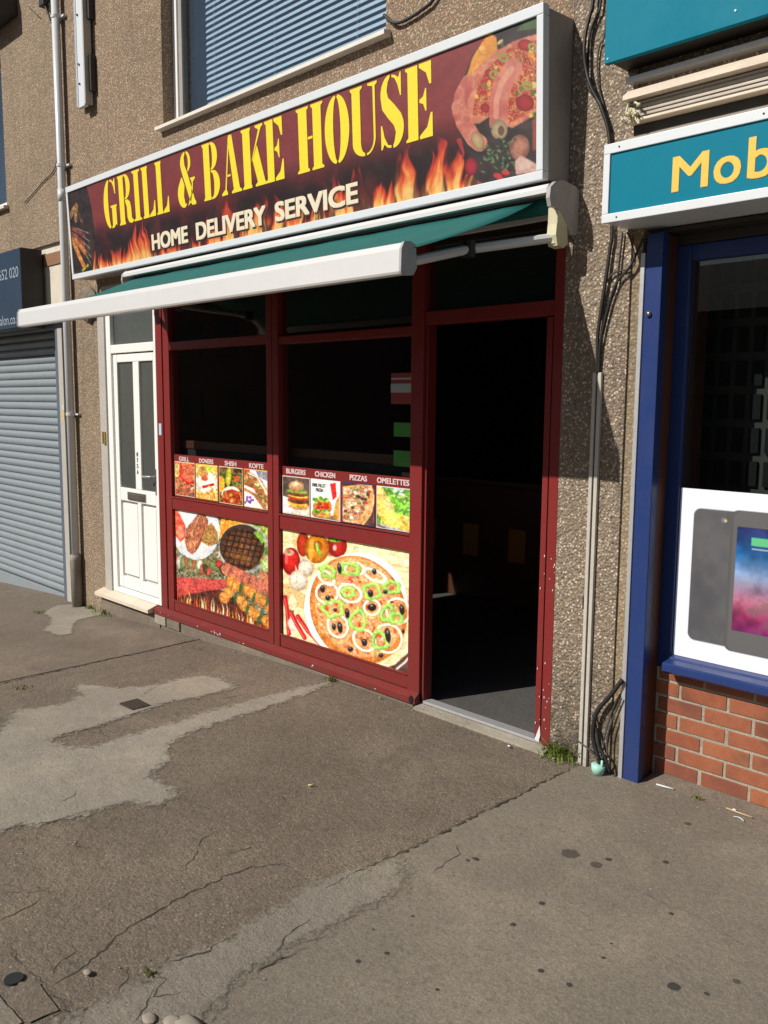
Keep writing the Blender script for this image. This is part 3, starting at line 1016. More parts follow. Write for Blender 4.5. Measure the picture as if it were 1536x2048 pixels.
# flaked paint chips on the red woodwork
chips = MB()
for _ in range(22):
    x = random.choice([random.uniform(-6.1, -3.3)] + [random.uniform(-5.36, -5.22)] * 2)
    s_ = random.uniform(0.0015, 0.005)
    z = random.uniform(0.0, 0.024)
    chips.plate([(x + s_ * random.uniform(.6, 2.2) * math.cos(a), z + s_ * 0.8 * math.sin(a)) for a in np.linspace(5.5, 0.5, 6)], -0.0365, -0.0352)
for _ in range(22):
    x = random.choice((-2.448, -2.405, -2.39)) + random.uniform(-0.014, 0.014)
    s_ = random.uniform(0.002, 0.006)
    z = random.choice((random.uniform(0.05, 0.5), random.uniform(0.05, 0.3), random.uniform(0.8, 1.0)))
    chips.plate([(x + s_ * 0.5 * math.cos(a), z + s_ * 1.2 * math.sin(a)) for a in np.linspace(5.5, 0.5, 6)], -0.0023, -0.001)
chips.plate([(-2.462, 0.018), (-2.436, 0.012), (-2.428, 0.05), (-2.432, 0.10), (-2.446, 0.06)], -0.004, -0.001)
chips.build('flaked_paint', M['sign_white'], sf, kind='stuff')

# doorway: frame, head light, open leaf, threshold
df = B('door_frame', M['red'], tb, (-2.428, -2.373, 0.0, 0.09, 0.0, 2.66), (-3.272, -2.428, 0.01, 0.08, 2.128, 2.20), (-3.272, -2.428, 0.012, 0.08, 2.60, 2.655), (-3.272, -3.255, 0.02, 0.09, 0.0, 2.128), bev=0.005)
MB().box(-3.27, -2.43, 0.040, 0.046, 2.2, 2.60).build('pane', M['glass'], df)
dl = B('open_door', M['red'], tb, (-2.470, -2.436, 0.004, 0.07, 0.012, 2.12), (-2.470, -2.436, 0.80, 0.87, 0.012, 2.12), (-2.470, -2.436, 0.07, 0.80, 2.03, 2.12), (-2.470, -2.436, 0.07, 0.80, 0.012, 0.2), (-2.470, -2.436, 0.07, 0.80, 0.92, 1.0), bev=0.004)
MB().box(-2.456, -2.450, 0.07, 0.80, 1.0, 2.03).build('pane', M['glass'], dl)
MB().box(-2.456, -2.450, 0.07, 0.80, 0.2, 0.92).build('panel', M['interior'], dl)
B('door_closer', M['alu'], dl, (-2.50, -2.471, 0.06, 0.26, 2.04, 2.09), bev=0.004)
B('handle', M['chrome'], dl, (-2.50, -2.471, 0.76, 0.78, 0.95, 1.2), bev=0.004)
th = B('threshold', M['alu'], tb, (-3.25, -2.43, 0.01, 0.075, -0.002, 0.012), bev=0.002)
MB().prism_x([(-0.045, -0.06), (-0.045, -0.016), (0.01, -0.006), (0.06, -0.006), (0.06, -0.06)], -3.272, -2.375).build('threshold_step', M['stepstone'], th)

# white entrance door to the left
wd = B('entrance_door', M['white'], tb, (-6.94, -6.862, 0.0, 0.09, 0.06, 2.60), (-6.162, -6.128, 0.0, 0.09, 0.06, 2.60), (-6.862, -6.162, 0.0, 0.09, 2.095, 2.165), (-6.862, -6.162, 0.0, 0.09, 2.54, 2.60), (-6.862, -6.162, 0.0, 0.09, 0.06, 0.105), bev=0.006)
leaf = B('door_leaf', M['white'], wd, (-6.855, -6.79, 0.016, 0.07, 0.112, 2.088), (-6.205, -6.169, 0.016, 0.07, 0.112, 2.088), (-6.79, -6.205, 0.016, 0.07, 2.02, 2.088), (-6.79, -6.205, 0.016, 0.07, 0.865, 0.976), (-6.79, -6.205, 0.016, 0.07, 0.112, 0.212), (-6.526, -6.428, 0.016, 0.07, 0.976, 2.02), (-6.505, -6.445, 0.016, 0.07, 0.212, 0.865), bev=0.007)
B('door_panel', M['white'], wd, (-6.772, -6.523, 0.024, 0.05, 0.232, 0.845), bev=0.008)
B('door_panel', M['white'], wd, (-6.427, -6.222, 0.024, 0.05, 0.232, 0.845), bev=0.008)
B('panel_backing', M['guide'], wd, (-6.79, -6.205, 0.045, 0.066, 0.212, 0.865), bev=0)
B('pane', M['obscure'], wd, (-6.79, -6.526, 0.034, 0.05, 0.976, 2.02), bev=0)
B('pane', M['obscure'], wd, (-6.428, -6.205, 0.034, 0.05, 0.976, 2.02), bev=0)
B('pane', M['obscure'], wd, (-6.862, -6.162, 0.034, 0.05, 2.165, 2.54), bev=0)
B('letterbox', M['chrome'], wd, (-6.655, -6.36, 0.006, 0.016, 0.882, 0.948), (-6.64, -6.375, 0.0, 0.006, 0.892, 0.935), bev=0.003)
B('handle_plate', M['chrome'], wd, (-6.196, -6.172, 0.008, 0.016, 0.955, 1.165), bev=0.003)
MB().tube([(-6.184, 0.008, 1.105), (-6.184, -0.035, 1.105), (-6.20, -0.045, 1.105), (-6.30, -0.045, 1.10)], 0.008).build('handle', M['alu'], wd, True)
for i, ch in enumerate('875A'):
    z = 1.285 - 0.048 * i
    text(ch, -6.496, -6.472, z - 0.034, z, 0.0145, M['black'], wd, 'door_number', 0.0, 0.0015)
MB().prism_x([(-0.085, 0.0), (-0.085, 0.028), (-0.0, 0.058), (0.09, 0.058), (0.09, 0.0)], -7.13, -6.20).build('door_sill', M['cream'], wd)
B('trim', M['guide'], wd, (-7.062, -6.945, -0.012, 0.09, 0.06, 2.60), bev=0.004)
B('doorbell', M['brass'], wd, (-7.0, -6.965, -0.032, -0.012, 1.335, 1.44), bev=0.004)
MB().box(-7.06, -6.124, 0.09, 0.12, -0.2, 2.66).build('door_backing', M['interior2'], tb)
MB().box(-7.06, -6.124, 0.02, 0.12, 2.60, 2.66).build('lintel', M['guide'], tb)

# upstairs window with sill
uw = B('window', M['white'], tb, (-5.93, -5.872, 0.09, 0.16, 3.72, 5.25), (-3.65, -3.587, 0.09, 0.16, 3.72, 5.25), (-5.872, -3.65, 0.09, 0.16, 3.72, 3.765), (-5.872, -3.65, 0.09, 0.16, 5.19, 5.25), bev=0.006)
B('sash', M['sign_grey'], uw, (-5.870, -5.825, 0.102, 0.15, 3.767, 5.188), bev=0.004)
MB().box(-5.825, -3.65, 0.118, 0.124, 3.765, 5.19).build('pane', M['glass_up'], uw)
MB().prism_x([(-0.055, 3.682), (-0.055, 3.704), (0.02, 3.722), (0.16, 3.722), (0.16, 3.700), (0.0, 3.700), (0.0, 3.682)], -5.965, -3.545).build('sill', M['sill_white'], uw)
MB().box(-6.1, -3.4, 1.6, 1.65, 3.0, 5.9).box(-6.1, -6.05, 0.28, 1.6, 3.0, 5.9).box(-3.45, -3.4, 0.28, 1.6, 3.0, 5.9).box(-6.1, -3.4, 0.28, 1.65, 5.9, 5.95).box(-6.1, -3.4, 0.28, 1.65, 2.95, 3.0).build('bedroom_wall', M['room'], tb)

bl = empty('window_blind', (-4.7, 0.17, 5.2), 'pale horizontal slatted blind hanging inside the upstairs window', 'blind')
slat_me = None
z = 3.80
while z < 5.17:
    if slat_me is None:
        b = MB()
        prof = [(0.178, z - 0.0125), (0.180, z + 0.002), (0.190, z + 0.0145), (0.191, z + 0.0138), (0.1812, z + 0.0015), (0.1792, z - 0.0125)]
        b.prism_x(prof, -5.62, -3.66)
        o = b.build('slat', M['blind'], bl)
        slat_me = o.data
        z0 = z
    else:
        o = bpy.data.objects.new('slat', slat_me)
        COL.objects.link(o)
        o.location = (0, 0, z - z0)
        o.parent = bl
        o.matrix_parent_inverse = bl.matrix_world.inverted()
    z += 0.0415
B('bottom_rail', M['blind'], bl, (-5.62, -3.66, 0.172, 0.20, 3.768, 3.782))
B('head_rail', M['blind'], bl, (-5.62, -3.66, 0.165, 0.205, 5.17, 5.20))
for x in (-5.5, -4.8, -4.0):
    MB().tube([(x, 0.167, 3.77), (x, 0.167, 5.18)], 0.0012, 5).build('cord', M['blind'], bl)

# inside the shop: counter, drinks and faint menu boards
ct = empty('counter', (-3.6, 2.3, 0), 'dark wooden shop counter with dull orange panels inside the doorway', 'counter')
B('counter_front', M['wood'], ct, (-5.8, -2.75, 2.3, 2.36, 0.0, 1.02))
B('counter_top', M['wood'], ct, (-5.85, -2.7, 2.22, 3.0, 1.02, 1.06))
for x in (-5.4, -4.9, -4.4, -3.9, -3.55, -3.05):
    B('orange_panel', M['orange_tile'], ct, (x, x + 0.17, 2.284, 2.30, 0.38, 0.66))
bn = empty('sun_blocker', (-4.7, 0.4, 0), 'added dark panel behind the posters that blocks sun from the shop floor', 'sun_blocker')  # added panel, stops sun above the menu strips from striping the floor
B('blocker_panel', M['interior2'], bn, (-6.0, -3.335, 0.13, 0.16, 0.0, 1.34))
B('blocker_rail', M['wood'], bn, (-6.0, -3.335, 0.12, 0.17, 1.341, 1.40))
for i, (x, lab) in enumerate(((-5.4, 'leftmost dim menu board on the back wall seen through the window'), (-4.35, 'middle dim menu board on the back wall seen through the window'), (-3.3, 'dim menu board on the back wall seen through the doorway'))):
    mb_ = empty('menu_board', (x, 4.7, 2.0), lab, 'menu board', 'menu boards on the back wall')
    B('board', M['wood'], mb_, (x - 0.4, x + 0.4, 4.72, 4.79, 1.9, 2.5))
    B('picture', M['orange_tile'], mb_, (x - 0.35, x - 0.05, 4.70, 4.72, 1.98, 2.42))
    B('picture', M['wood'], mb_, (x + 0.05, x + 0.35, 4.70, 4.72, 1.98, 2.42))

# ------------------------------------------------------------------ salon building on the left
sb = empty('salon_building', (-10, 0, 0), 'neighbouring pebbledash building with closed shutter left of the drainpipe', 'building')
MB().box(-14.0, -7.62, 0.0, T, 5.12, 6.4).box(-8.905, -7.62, 0.0, T, 3.12, 5.12).box(-14.0, -8.905, 0.0, T, 3.12, 3.60).box(-14, -11.5, 0.0, T, 3.60, 5.12).build('wall', M['wall_salon'], sb)
MB().box(-14.0, -7.62, 0.20, T, 2.2, 3.12).box(-7.66, -7.62, 0.02, T, -0.5, 3.12).build('lower_wall', M['patch_white'], sb)
MB().box(-14, -7.62, 0.3, 4.0, 6.4, 6.55).build('roof', M['roof'], sb)
fa = B('old_fascia', M['patch_white'], sb, (-14.0, -7.62, 0.03, 0.20, 2.55, 3.12), bev=0)
B('fascia_board', M['patch_brown'], fa, (-8.30, -7.79, 0.018, 0.03, 2.935, 3.045), bev=0.002)
B('fascia_board', M['patch_brown'], fa, (-7.765, -7.66, 0.012, 0.03, 2.56, 3.075), bev=0.002)
nw = B('window', M['white'], sb, (-9.03, -8.965, 0.05, 0.12, 3.60, 5.12), (-11.5, -9.03, 0.05, 0.12, 3.60, 3.66), (-11.5, -9.03, 0.05, 0.12, 5.05, 5.12), bev=0.005)
MB().box(-11.5, -9.03, 0.075, 0.082, 3.66, 5.05).build('pane', M['glass_up'], nw)
MB().prism_x([(-0.05, 3.565), (-0.05, 3.59), (0.1, 3.61), (0.1, 3.565)], -11.6, -8.86).build('sill', M['cream'], nw)
MB().box(-11.5, -8.9, 0.9, 0.95, 3.3, 5.6).box(-8.95, -8.9, 0.28, 0.9, 3.3, 5.6).build('bedroom_wall', M['room'], sb)
MB().prism_x([(-0.22, 5.22), (-0.22, 5.40), (0.0, 5.45), (0.0, 5.22)], -12, -8.45).build('window_hood', M['darkmetal'], sb)
shut = B('roller_shutter', M['shutter'], sb, (-12.0, -8.06, 0.105, 0.135, -0.38, -0.20), bev=0.006)
prof_me = None
z = -0.196
i = 0
while z < 2.40:
    if prof_me is None:
        pr = [(0.135, z + 0.001), (0.128, z + 0.004)]
        for a in np.linspace(-80, 80, 9):
            pr.append((0.125 - 0.017 * math.cos(math.radians(a)), z + 0.038 + 0.031 * math.sin(math.radians(a))))
        pr += [(0.128, z + 0.072), (0.135, z + 0.0745)]
        o = MB().prism_x(pr, -12.0, -8.06).build('slat', M['shutter'], shut)
        prof_me, z0 = o.data, z
    else:
        o = bpy.data.objects.new('slat', prof_me)
        COL.objects.link(o)
        o.location = (0, 0, z - z0)
        o.parent = shut
        o.matrix_parent_inverse = shut.matrix_world.inverted()
    z += 0.0752
B('shutter_backing', M['darkmetal'], shut, (-12.0, -8.0, 0.14, 0.16, -0.4, 2.5), bev=0)
B('guide_rail', M['guide'], shut, (-7.93, -7.835, 0.02, 0.16, -0.36, 2.36), bev=0.004)
B('guide_rail', M['shut_frame'], shut, (-8.06, -7.93, 0.05, 0.16, -0.36, 2.36), bev=0.004)
B('frame_post', M['shut_frame'], shut, (-7.835, -7.665, 0.035, 0.16, -0.36, 2.54), bev=0.004)
B('shutter_lock', M['black'], shut, (-8.09, -8.03, 0.07, 0.10, 0.12, 0.20), bev=0.004)
B('shutter_stop', M['black'], shut, (-8.10, -8.05, 0.09, 0.13, -0.33, -0.26), bev=0.004)
B('shutter_housing', M['darkmetal'], shut, (-12, -7.9, 0.16, 0.30, 2.36, 2.55), bev=0)
ys = B('warning_sticker', M['mob_yellow'], None, (-7.865, -7.84, 0.017, 0.0195, 1.52, 1.615), bev=0)
tag(ys, 'small yellow and white warning sticker on the pale shutter guide', 'sticker')
B('pale_band', M['litter'], ys, (-7.865, -7.84, 0.0165, 0.0195, 1.616, 1.66), bev=0)

ss = empty('salon_sign', (-10, -0.1, 2.37), 'navy box sign with pale lettering over the grey roller shutter', 'sign')
B('sign_box', M['salon_side'], ss, (-12.0, -8.135, -0.2, -0.002, 2.37, 3.085), bev=0.003)
B('sign_face', M['salon_navy'], ss, (-11.98, -8.14, -0.205, -0.2002, 2.375, 3.08), bev=0)
text('9652 020', -8.73, -8.19, 2.83, 2.925, -0.2065, M['letter_grey'], ss, 'lettering', 0.0)
text('salon.co.uk', -8.72, -8.15, 2.41, 2.50, -0.2065, M['letter_grey'], ss, 'lettering', 0.0)

# ------------------------------------------------------------------ drainpipe
dp = empty('drainpipe', (-7.54, -0.055, gz(-7.54)), 'tall white plastic drainpipe between the shutter and the takeaway', 'drainpipe')
MB().tube([(-7.545, -0.055, 0.28), (-7.545, -0.055, 6.3)], 0.034, 20).build('pipe', M['plastic_white'], dp, True)
MB().tube([(-7.545, -0.055, gz(-7.54) - 0.02), (-7.545, -0.055, 0.24), (-7.545, -0.055, 0.25), (-7.545, -0.055, 0.30)], [0.046, 0.046, 0.05, 0.05], 20).build('foot_pipe', M['pipe_iron'], dp, True)
for z in (1.58, 3.72, 4.93):
    MB().tube([(-7.545, -0.055, z - 0.012), (-7.545, -0.055, z + 0.012)], 0.040, 20).box(-7.60, -7.45, -0.03, 0.0, z - 0.008, z + 0.008).build('bracket', M['plastic_white'], dp)
MB().tube([(-7.545, -0.055, 3.42), (-7.545, -0.055, 3.52)], 0.0385, 20).build('socket', M['plastic_white'], dp, True)

# bracketed metal rail on the upper wall
tr = empty('bracket_rail', (-7.05, -0.06, 4.15), 'vertical white and grey metal rail fixed beside the drainpipe upstairs', 'rail')
B('channel', M['sign_white'], tr, (-7.105, -7.005, -0.085, -0.05, 4.09, 6.2), bev=0.003)
B('back_plate', M['alu'], tr, (-7.20, -7.112, -0.06, -0.045, 4.12, 6.2), bev=0.002)
B('lip', M['sign_white'], tr, (-7.115, -7.107, -0.09, -0.05, 4.09, 6.2), bev=0.001)
B('side_web', M['guide'], tr, (-7.004, -6.985, -0.085, -0.02, 4.10, 6.2), bev=0.002)
for z in (4.2, 4.75, 5.3):
    B('standoff', M['darkmetal'], tr, (-7.04, -6.95, -0.05, 0.0, z, z + 0.28), bev=0.003)
for z in (4.27, 4.42, 4.80, 5.0):
    MB().tube([(-7.075, -0.094, z), (-7.075, -0.085, z)], 0.009, 8).build('screw', M['darkmetal'], tr)

# thin cables on the left wall
for pts, r, lab in (([(-7.77, -0.01, 5.148), (-7.738, -0.012, 5.057), (-7.713, -0.01, 4.887), (-7.70, -0.012, 4.637), (-7.726, -0.01, 4.104), (-7.746, -0.012, 3.77), (-8.041, -0.01, 3.671), (-8.448, -0.012, 3.557)], 0.0045, 'thin dark cable running down the salon wall beside the drainpipe'),
                    ([(-8.188, -0.012, 5.22), (-7.956, -0.01, 5.055)], 0.004, 'short loose wire slanting across the upper salon wall'),
                    ([(-7.83, -0.05, 5.2), (-7.74, -0.03, 5.02), (-7.69, -0.02, 4.93), (-7.6, -0.012, 4.98)], 0.008, 'dark looped wire near the top of the drainpipe'),
                    ([(-3.581, -0.02, 3.796), (-3.496, -0.025, 3.73), (-3.402, -0.02, 3.723), (-3.276, -0.02, 3.743), (-3.214, -0.02, 3.77), (-3.1, -0.02, 3.9)], 0.009, 'rusty curled cable right of the upstairs window sill')):
    o = MB().tube(smooth_path(pts), r, 6).build('cable', M['cable'] if r > 0.0046 else M['cable_grey'], None, True)
    tag(o, lab, 'cable')
o = B('junction_box', M['black'], None, (-7.86, -7.77, -0.06, 0.0, 5.10, 5.24), bev=0.008)
tag(o, 'small black junction box high beside the drainpipe', 'junction box')

# ------------------------------------------------------------------ main fascia sign
fs = empty('fascia_sign', (-4.72, -0.19, 2.70), 'long maroon GRILL & BAKE HOUSE fascia sign with flames over the shop', 'sign')
FZ0, FZ1, FX0, FX1, FY = 2.70, 3.432, -7.085, -2.372, -0.19
B('sign_box', M['sign_grey'], fs, (FX0 + 0.003, FX1, FY + 0.012, 0.05, FZ0 + 0.004, FZ1 - 0.012), bev=0.003)
for nm, bx in (('top', (FX0, FX1 + 0.002, FY - 0.016, FY + 0.03, FZ1 - 0.045, FZ1)), ('bot', (FX0, FX1 + 0.002, FY - 0.016, FY + 0.03, FZ0, FZ0 + 0.04)),
               ('l', (FX0, FX0 + 0.03, FY - 0.0155, FY + 0.03, FZ0 + 0.041, FZ1 - 0.046)), ('r', (FX1 - 0.034, FX1 + 0.002, FY - 0.0155, FY + 0.03, FZ0 + 0.041, FZ1 - 0.046))):
    B('sign_frame', M['sign_white'], fs, bx, bev=0.004)


def flame_art(A):
    """tongues of fire rising from the lower edge of the print"""
    X, t = A.X, A.V
    u = A.U * 4.6
    y = 1 - t
    w = 0.22 * (fbm(u * 5, t * 3 + 5, 3) - 0.5) * (0.4 + y * 2)
    uu = u + w
    env = 0.15 + 0.15 * np.clip(fbm(u * 1.7 + 3, u * 0 + 1.5, 2) * 1.5 - 0.25, 0, 1)
    tongue = fbm(uu * 11, u * 0 + 3.5, 3)
    tip = fbm(uu * 34 + 2 * w, t * 2.0, 3)
    h = env * (0.35 + 1.45 * sstep(0.3, 0.75, tongue)) + 0.16 * (tip - 0.5)
    f = h - y
    a = sstep(-0.015, 0.05, f)
    strands = fbm(uu * 40, t * 5 + 3 * w, 3)
    rel = np.clip(f / (h + 0.05), 0, 1)
    heat = np.clip(rel * 1.2 + 0.9 * (strands - 0.47), 0, 1)
    cols = np.array([C(92, 24, 22), C(176, 48, 36), C(222, 86, 46), C(244, 138, 68), C(252, 200, 116)])
    q = np.clip(heat, 0, 0.999) * 4
    i = q.astype(int)
    fr = (q - i)[..., None]
    col = cols[i] * (1 - fr) + cols[i + 1] * fr
    gaps = sstep(0.34, 0.5, fbm(uu * 17 + 9, t * 3.2 + 7 + 3 * w, 3))
    return a * (0.25 + 0.75 * gaps), col


def sign_art():
    x0, x1, z0, z1 = FX0 + 0.03, FX1 - 0.034, FZ0 + 0.04, FZ1 - 0.045
    A = Art((x0, x1, z0, z1), [(140, 393), (1078, 30), (1078, 345), (155, 543)], 1250, 180, (132, 62, 60))
    u, t = A.U, A.V
    base = A.tex([C(128, 50, 52), C(138, 58, 58)], 500)
    A.put(np.ones_like(u), base)
    ed = sstep(0.42, 0.72, t + 0.12 * (fbm(u * 9, t * 2) - 0.5))
    A.put(ed * 0.95, C(34, 12, 14))
    a, col = flame_art(A)
    A.put(a, col)
    smoke = sstep(0.45, 0.75, fbm(u * 30 + 2 * fbm(u * 12, t * 3), t * 3.5, 3)) * sstep(0.35, 0.6, t) * (1 - a)
    A.put(smoke * 0.5, C(118, 34, 34))
    # grilled skewers photograph at the left end
    lx = u * 4.58
    edge = 0.30 - 0.10 * (t - 0.15) ** 2 * 0 + 0.07 * np.sin(np.clip(t, 0, 1) * 3.1)
    m = 1 - sstep(edge - 0.004, edge + 0.004, lx - 0.02)
    A.put(m, A.tex([C(26, 18, 20), C(62, 40, 38), C(40, 26, 26), C(90, 62, 50)], 26, seed=3))

    def st(pts, w, c1, c2, seed):
        best = np.zeros_like(u)
        P = pts
        d = np.full(u.shape, 9.0)
        for (a1, b1), (a2, b2) in zip(P, P[1:]):
            dx, dy = a2 - a1, b2 - b1
            tt = np.clip(((lx - a1) * dx + (t * 0.65 - b1) * dy) / (dx * dx + dy * dy), 0, 1)
            d = np.minimum(d, np.hypot(lx - a1 - tt * dx, t * 0.65 - b1 - tt * dy))
        tx = A.tex([c1, c2, c1], 7, seed=seed)
        A.put((1 - sstep(w * 0.8, w, d + 0.012 * (fbm(lx * 40, t * 30) - 0.5))) * m, tx)
    for q in range(5):
        st([(0.02 + 0.02 * q, 0.27 + q * 0.03), (0.30, 0.36 + q * 0.06)], 0.004, C(150, 140, 130), C(110, 100, 95), 1)
    st([(0.02, 0.33), (0.20, 0.43)], 0.022, C(190, 110, 90), C(120, 55, 45), 2)
    st([(0.02, 0.28), (0.22, 0.37)], 0.018, C(160, 80, 70), C(95, 40, 35), 4)
    st([(0.01, 0.38), (0.17, 0.60)], 0.028, C(235, 165, 85), C(190, 105, 45), 5)
    st([(0.06, 0.38), (0.21, 0.50)], 0.022, C(230, 160, 90), C(180, 90, 45), 6)
    st([(0.0, 0.18), (0.12, 0.12), (0.09, 0.22)], 0.03, C(205, 160, 100), C(130, 90, 60), 7)
    st([(0.14, 0.18), (0.2, 0.26)], 0.02, C(120, 85, 60), C(60, 45, 40), 8)
    st([(0.14, 0.63), (0.24, 0.60)], 0.012, C(200, 190, 60), C(120, 120, 40), 9)
    # pizza with sausages photograph at the right end (artwork coordinates are the drawing's own)
    c = lambda x, y: (640 + x / 2.56, y / 2.56)
    def P(*pts):
        return [c(*p) for p in pts]
    A.poly(P((700, 440), (760, 290), (850, 170), (1000, 110), (1140, 60), (1140, 920), (880, 960), (780, 930), (740, 800), (690, 720), (670, 560)), A.tex([C(46, 36, 38), C(70, 54, 54)], 30))
    A.poly(P((1060, 90), (1125, 70), (1125, 140), (1000, 160)), C(75, 100, 62))
    A.poly(P((715, 440), (760, 300), (820, 210), (855, 172), (890, 195), (898, 270), (880, 350), (800, 400), (740, 470)), A.tex([C(240, 170, 75), C(225, 140, 60), C(248, 190, 100)], 20))
    A.poly(P((680, 560), (720, 430), (800, 340), (900, 260), (1000, 205), (1130, 165), (1130, 560), (1090, 600), (980, 660), (900, 640), (860, 600), (800, 640), (700, 650)), A.tex([C(205, 122, 98), C(224, 150, 115), C(196, 104, 88)], 26, seed=2))
    A.poly(P((760, 600), (790, 430), (860, 340), (960, 250), (1130, 195), (1130, 540), (1040, 600), (960, 640), (880, 600)), A.tex([C(170, 50, 48), C(215, 120, 80), C(150, 40, 45), C(225, 165, 95), C(180, 70, 55)], 11, seed=6, o=3))
    for q in range(34):
        x, y = random.uniform(780, 1125), random.uniform(215, 600)
        if y < 560 - (x - 780) * 0.95 + 0 and x < 900 and y < 330:
            continue
        colr = random.choice([C(235, 190, 90), C(240, 205, 120), C(110, 120, 60), C(90, 105, 50), C(185, 45, 45), C(235, 150, 60), C(225, 205, 150)])
        A.ell(*c(x, y), random.uniform(3, 8), random.uniform(3, 7), random.uniform(0, 180), colr, 0.9)
    for (x, y, rx, ry) in ((1050, 230, 16, 12), (1050, 530, 20, 17), (850, 380, 9, 8), (1000, 380, 10, 8), (830, 560, 10, 9)):
        A.ell(*c(x, y), rx, ry, 0, C(178, 44, 50), 1, shade=0.25)
    for (x, y) in ((1065, 440), (930, 300), (1095, 240), (880, 390)):
        A.ring(*c(x, y), 9, 7, 20, 4, C(140, 160, 80))
    for pts, w in ((((690, 560), (715, 640), (770, 720), (800, 740)), 34), (((740, 430), (700, 500), (690, 590)), 30)):
        A.stroke(P(*pts), w, A.tex([C(196, 104, 92), C(216, 136, 114), C(188, 92, 84)], 26, seed=9))
    A.stroke(P((985, 350), (930, 430), (905, 520), (905, 640)), 40, A.tex([C(196, 100, 90), C(220, 140, 118)], 30, seed=12))
    A.stroke(P((975, 355), (918, 430), (892, 520), (890, 600)), 12, C(240, 178, 152), 0.55)
    A.ell(*c(908, 670), 18, 20, 0, C(200, 170, 130), 1, shade=0.3)
    A.ell(*c(918, 675), 7, 10, 0, C(90, 60, 50), 0.8)
    A.ell(*c(790, 730), 13, 20, -25, C(205, 170, 125), 1, shade=0.3)
    A.poly(P((1090, 620), (1125, 590), (1125, 760), (1095, 780)), C(150, 75, 62))
    A.ell(*c(1020, 760), 22, 26, 10, A.tex([C(170, 100, 85), C(200, 140, 115)], 8), 1, shade=0.3)
    A.poly(P((995, 830), (1030, 800), (1090, 830), (1125, 850), (1125, 885), (1000, 900)), A.tex([C(225, 190, 175), C(200, 155, 145)], 12))
    for q in range(80):
        x, y = random.gauss(900, 60), random.gauss(815, 50)
        if x < 800 or x > 1010 or y > 910:
            continue
        A.ell(*c(x, y), random.uniform(2, 6), random.uniform(1.2, 3), random.uniform(0, 180), random.choice([C(52, 82, 52), C(88, 120, 75), C(36, 58, 40), C(120, 140, 95)]), 0.9)
    A.ell(*c(755, 860), 14, 18, 0, C(185, 40, 62), 1, shade=0.4)
    A.stroke(P((690, 730), (712, 790), (705, 850)), 11, C(170, 52, 58), taper=True)
    for x, y in ((900, 905), (945, 890), (920, 925)):
        A.ell(*c(x, y), 9, 5, 10, C(205, 62, 60), 1)
    # flame tips licking over the picture
    m2 = a * sstep(0.80, 0.84, u) * (1 - sstep(0.865, 0.875, u))
    A.put(m2 * 0.9, col)
    A.photo(9, 0.07, 0)
    A.build('sign_panel', FY - 0.004, M['sign_print'], fs, 0.72)


sign_art()

# stencil letters ------------------------------------------------------------
def arc(cx, cy, rx, ry, a0, a1, n=18):
    return [(cx + rx * math.cos(math.radians(a0 + (a1 - a0) * i / n)), cy + ry * math.sin(math.radians(a0 + (a1 - a0) * i / n))) for i in range(n + 1)]


def cres(cx, cy, rx, ry, ix, iy, a0, a1):
    return arc(cx, cy, rx, ry, a0, a1) + arc(cx, cy, ix, iy, a1, a0)


def stem(a, b, sl=0.06, sr=0.06, z0=0.0, z1=1.0):
    return [(a - sl, z1), (b + sr, z1), (b + sr, z1 - 0.03), (b, z1 - 0.06), (b, z0 + 0.06), (b + sr, z0 + 0.03), (b + sr, z0), (a - sl, z0), (a - sl, z0 + 0.03), (a, z0 + 0.06), (a, z1 - 0.06), (a - sl, z1 - 0.03)]


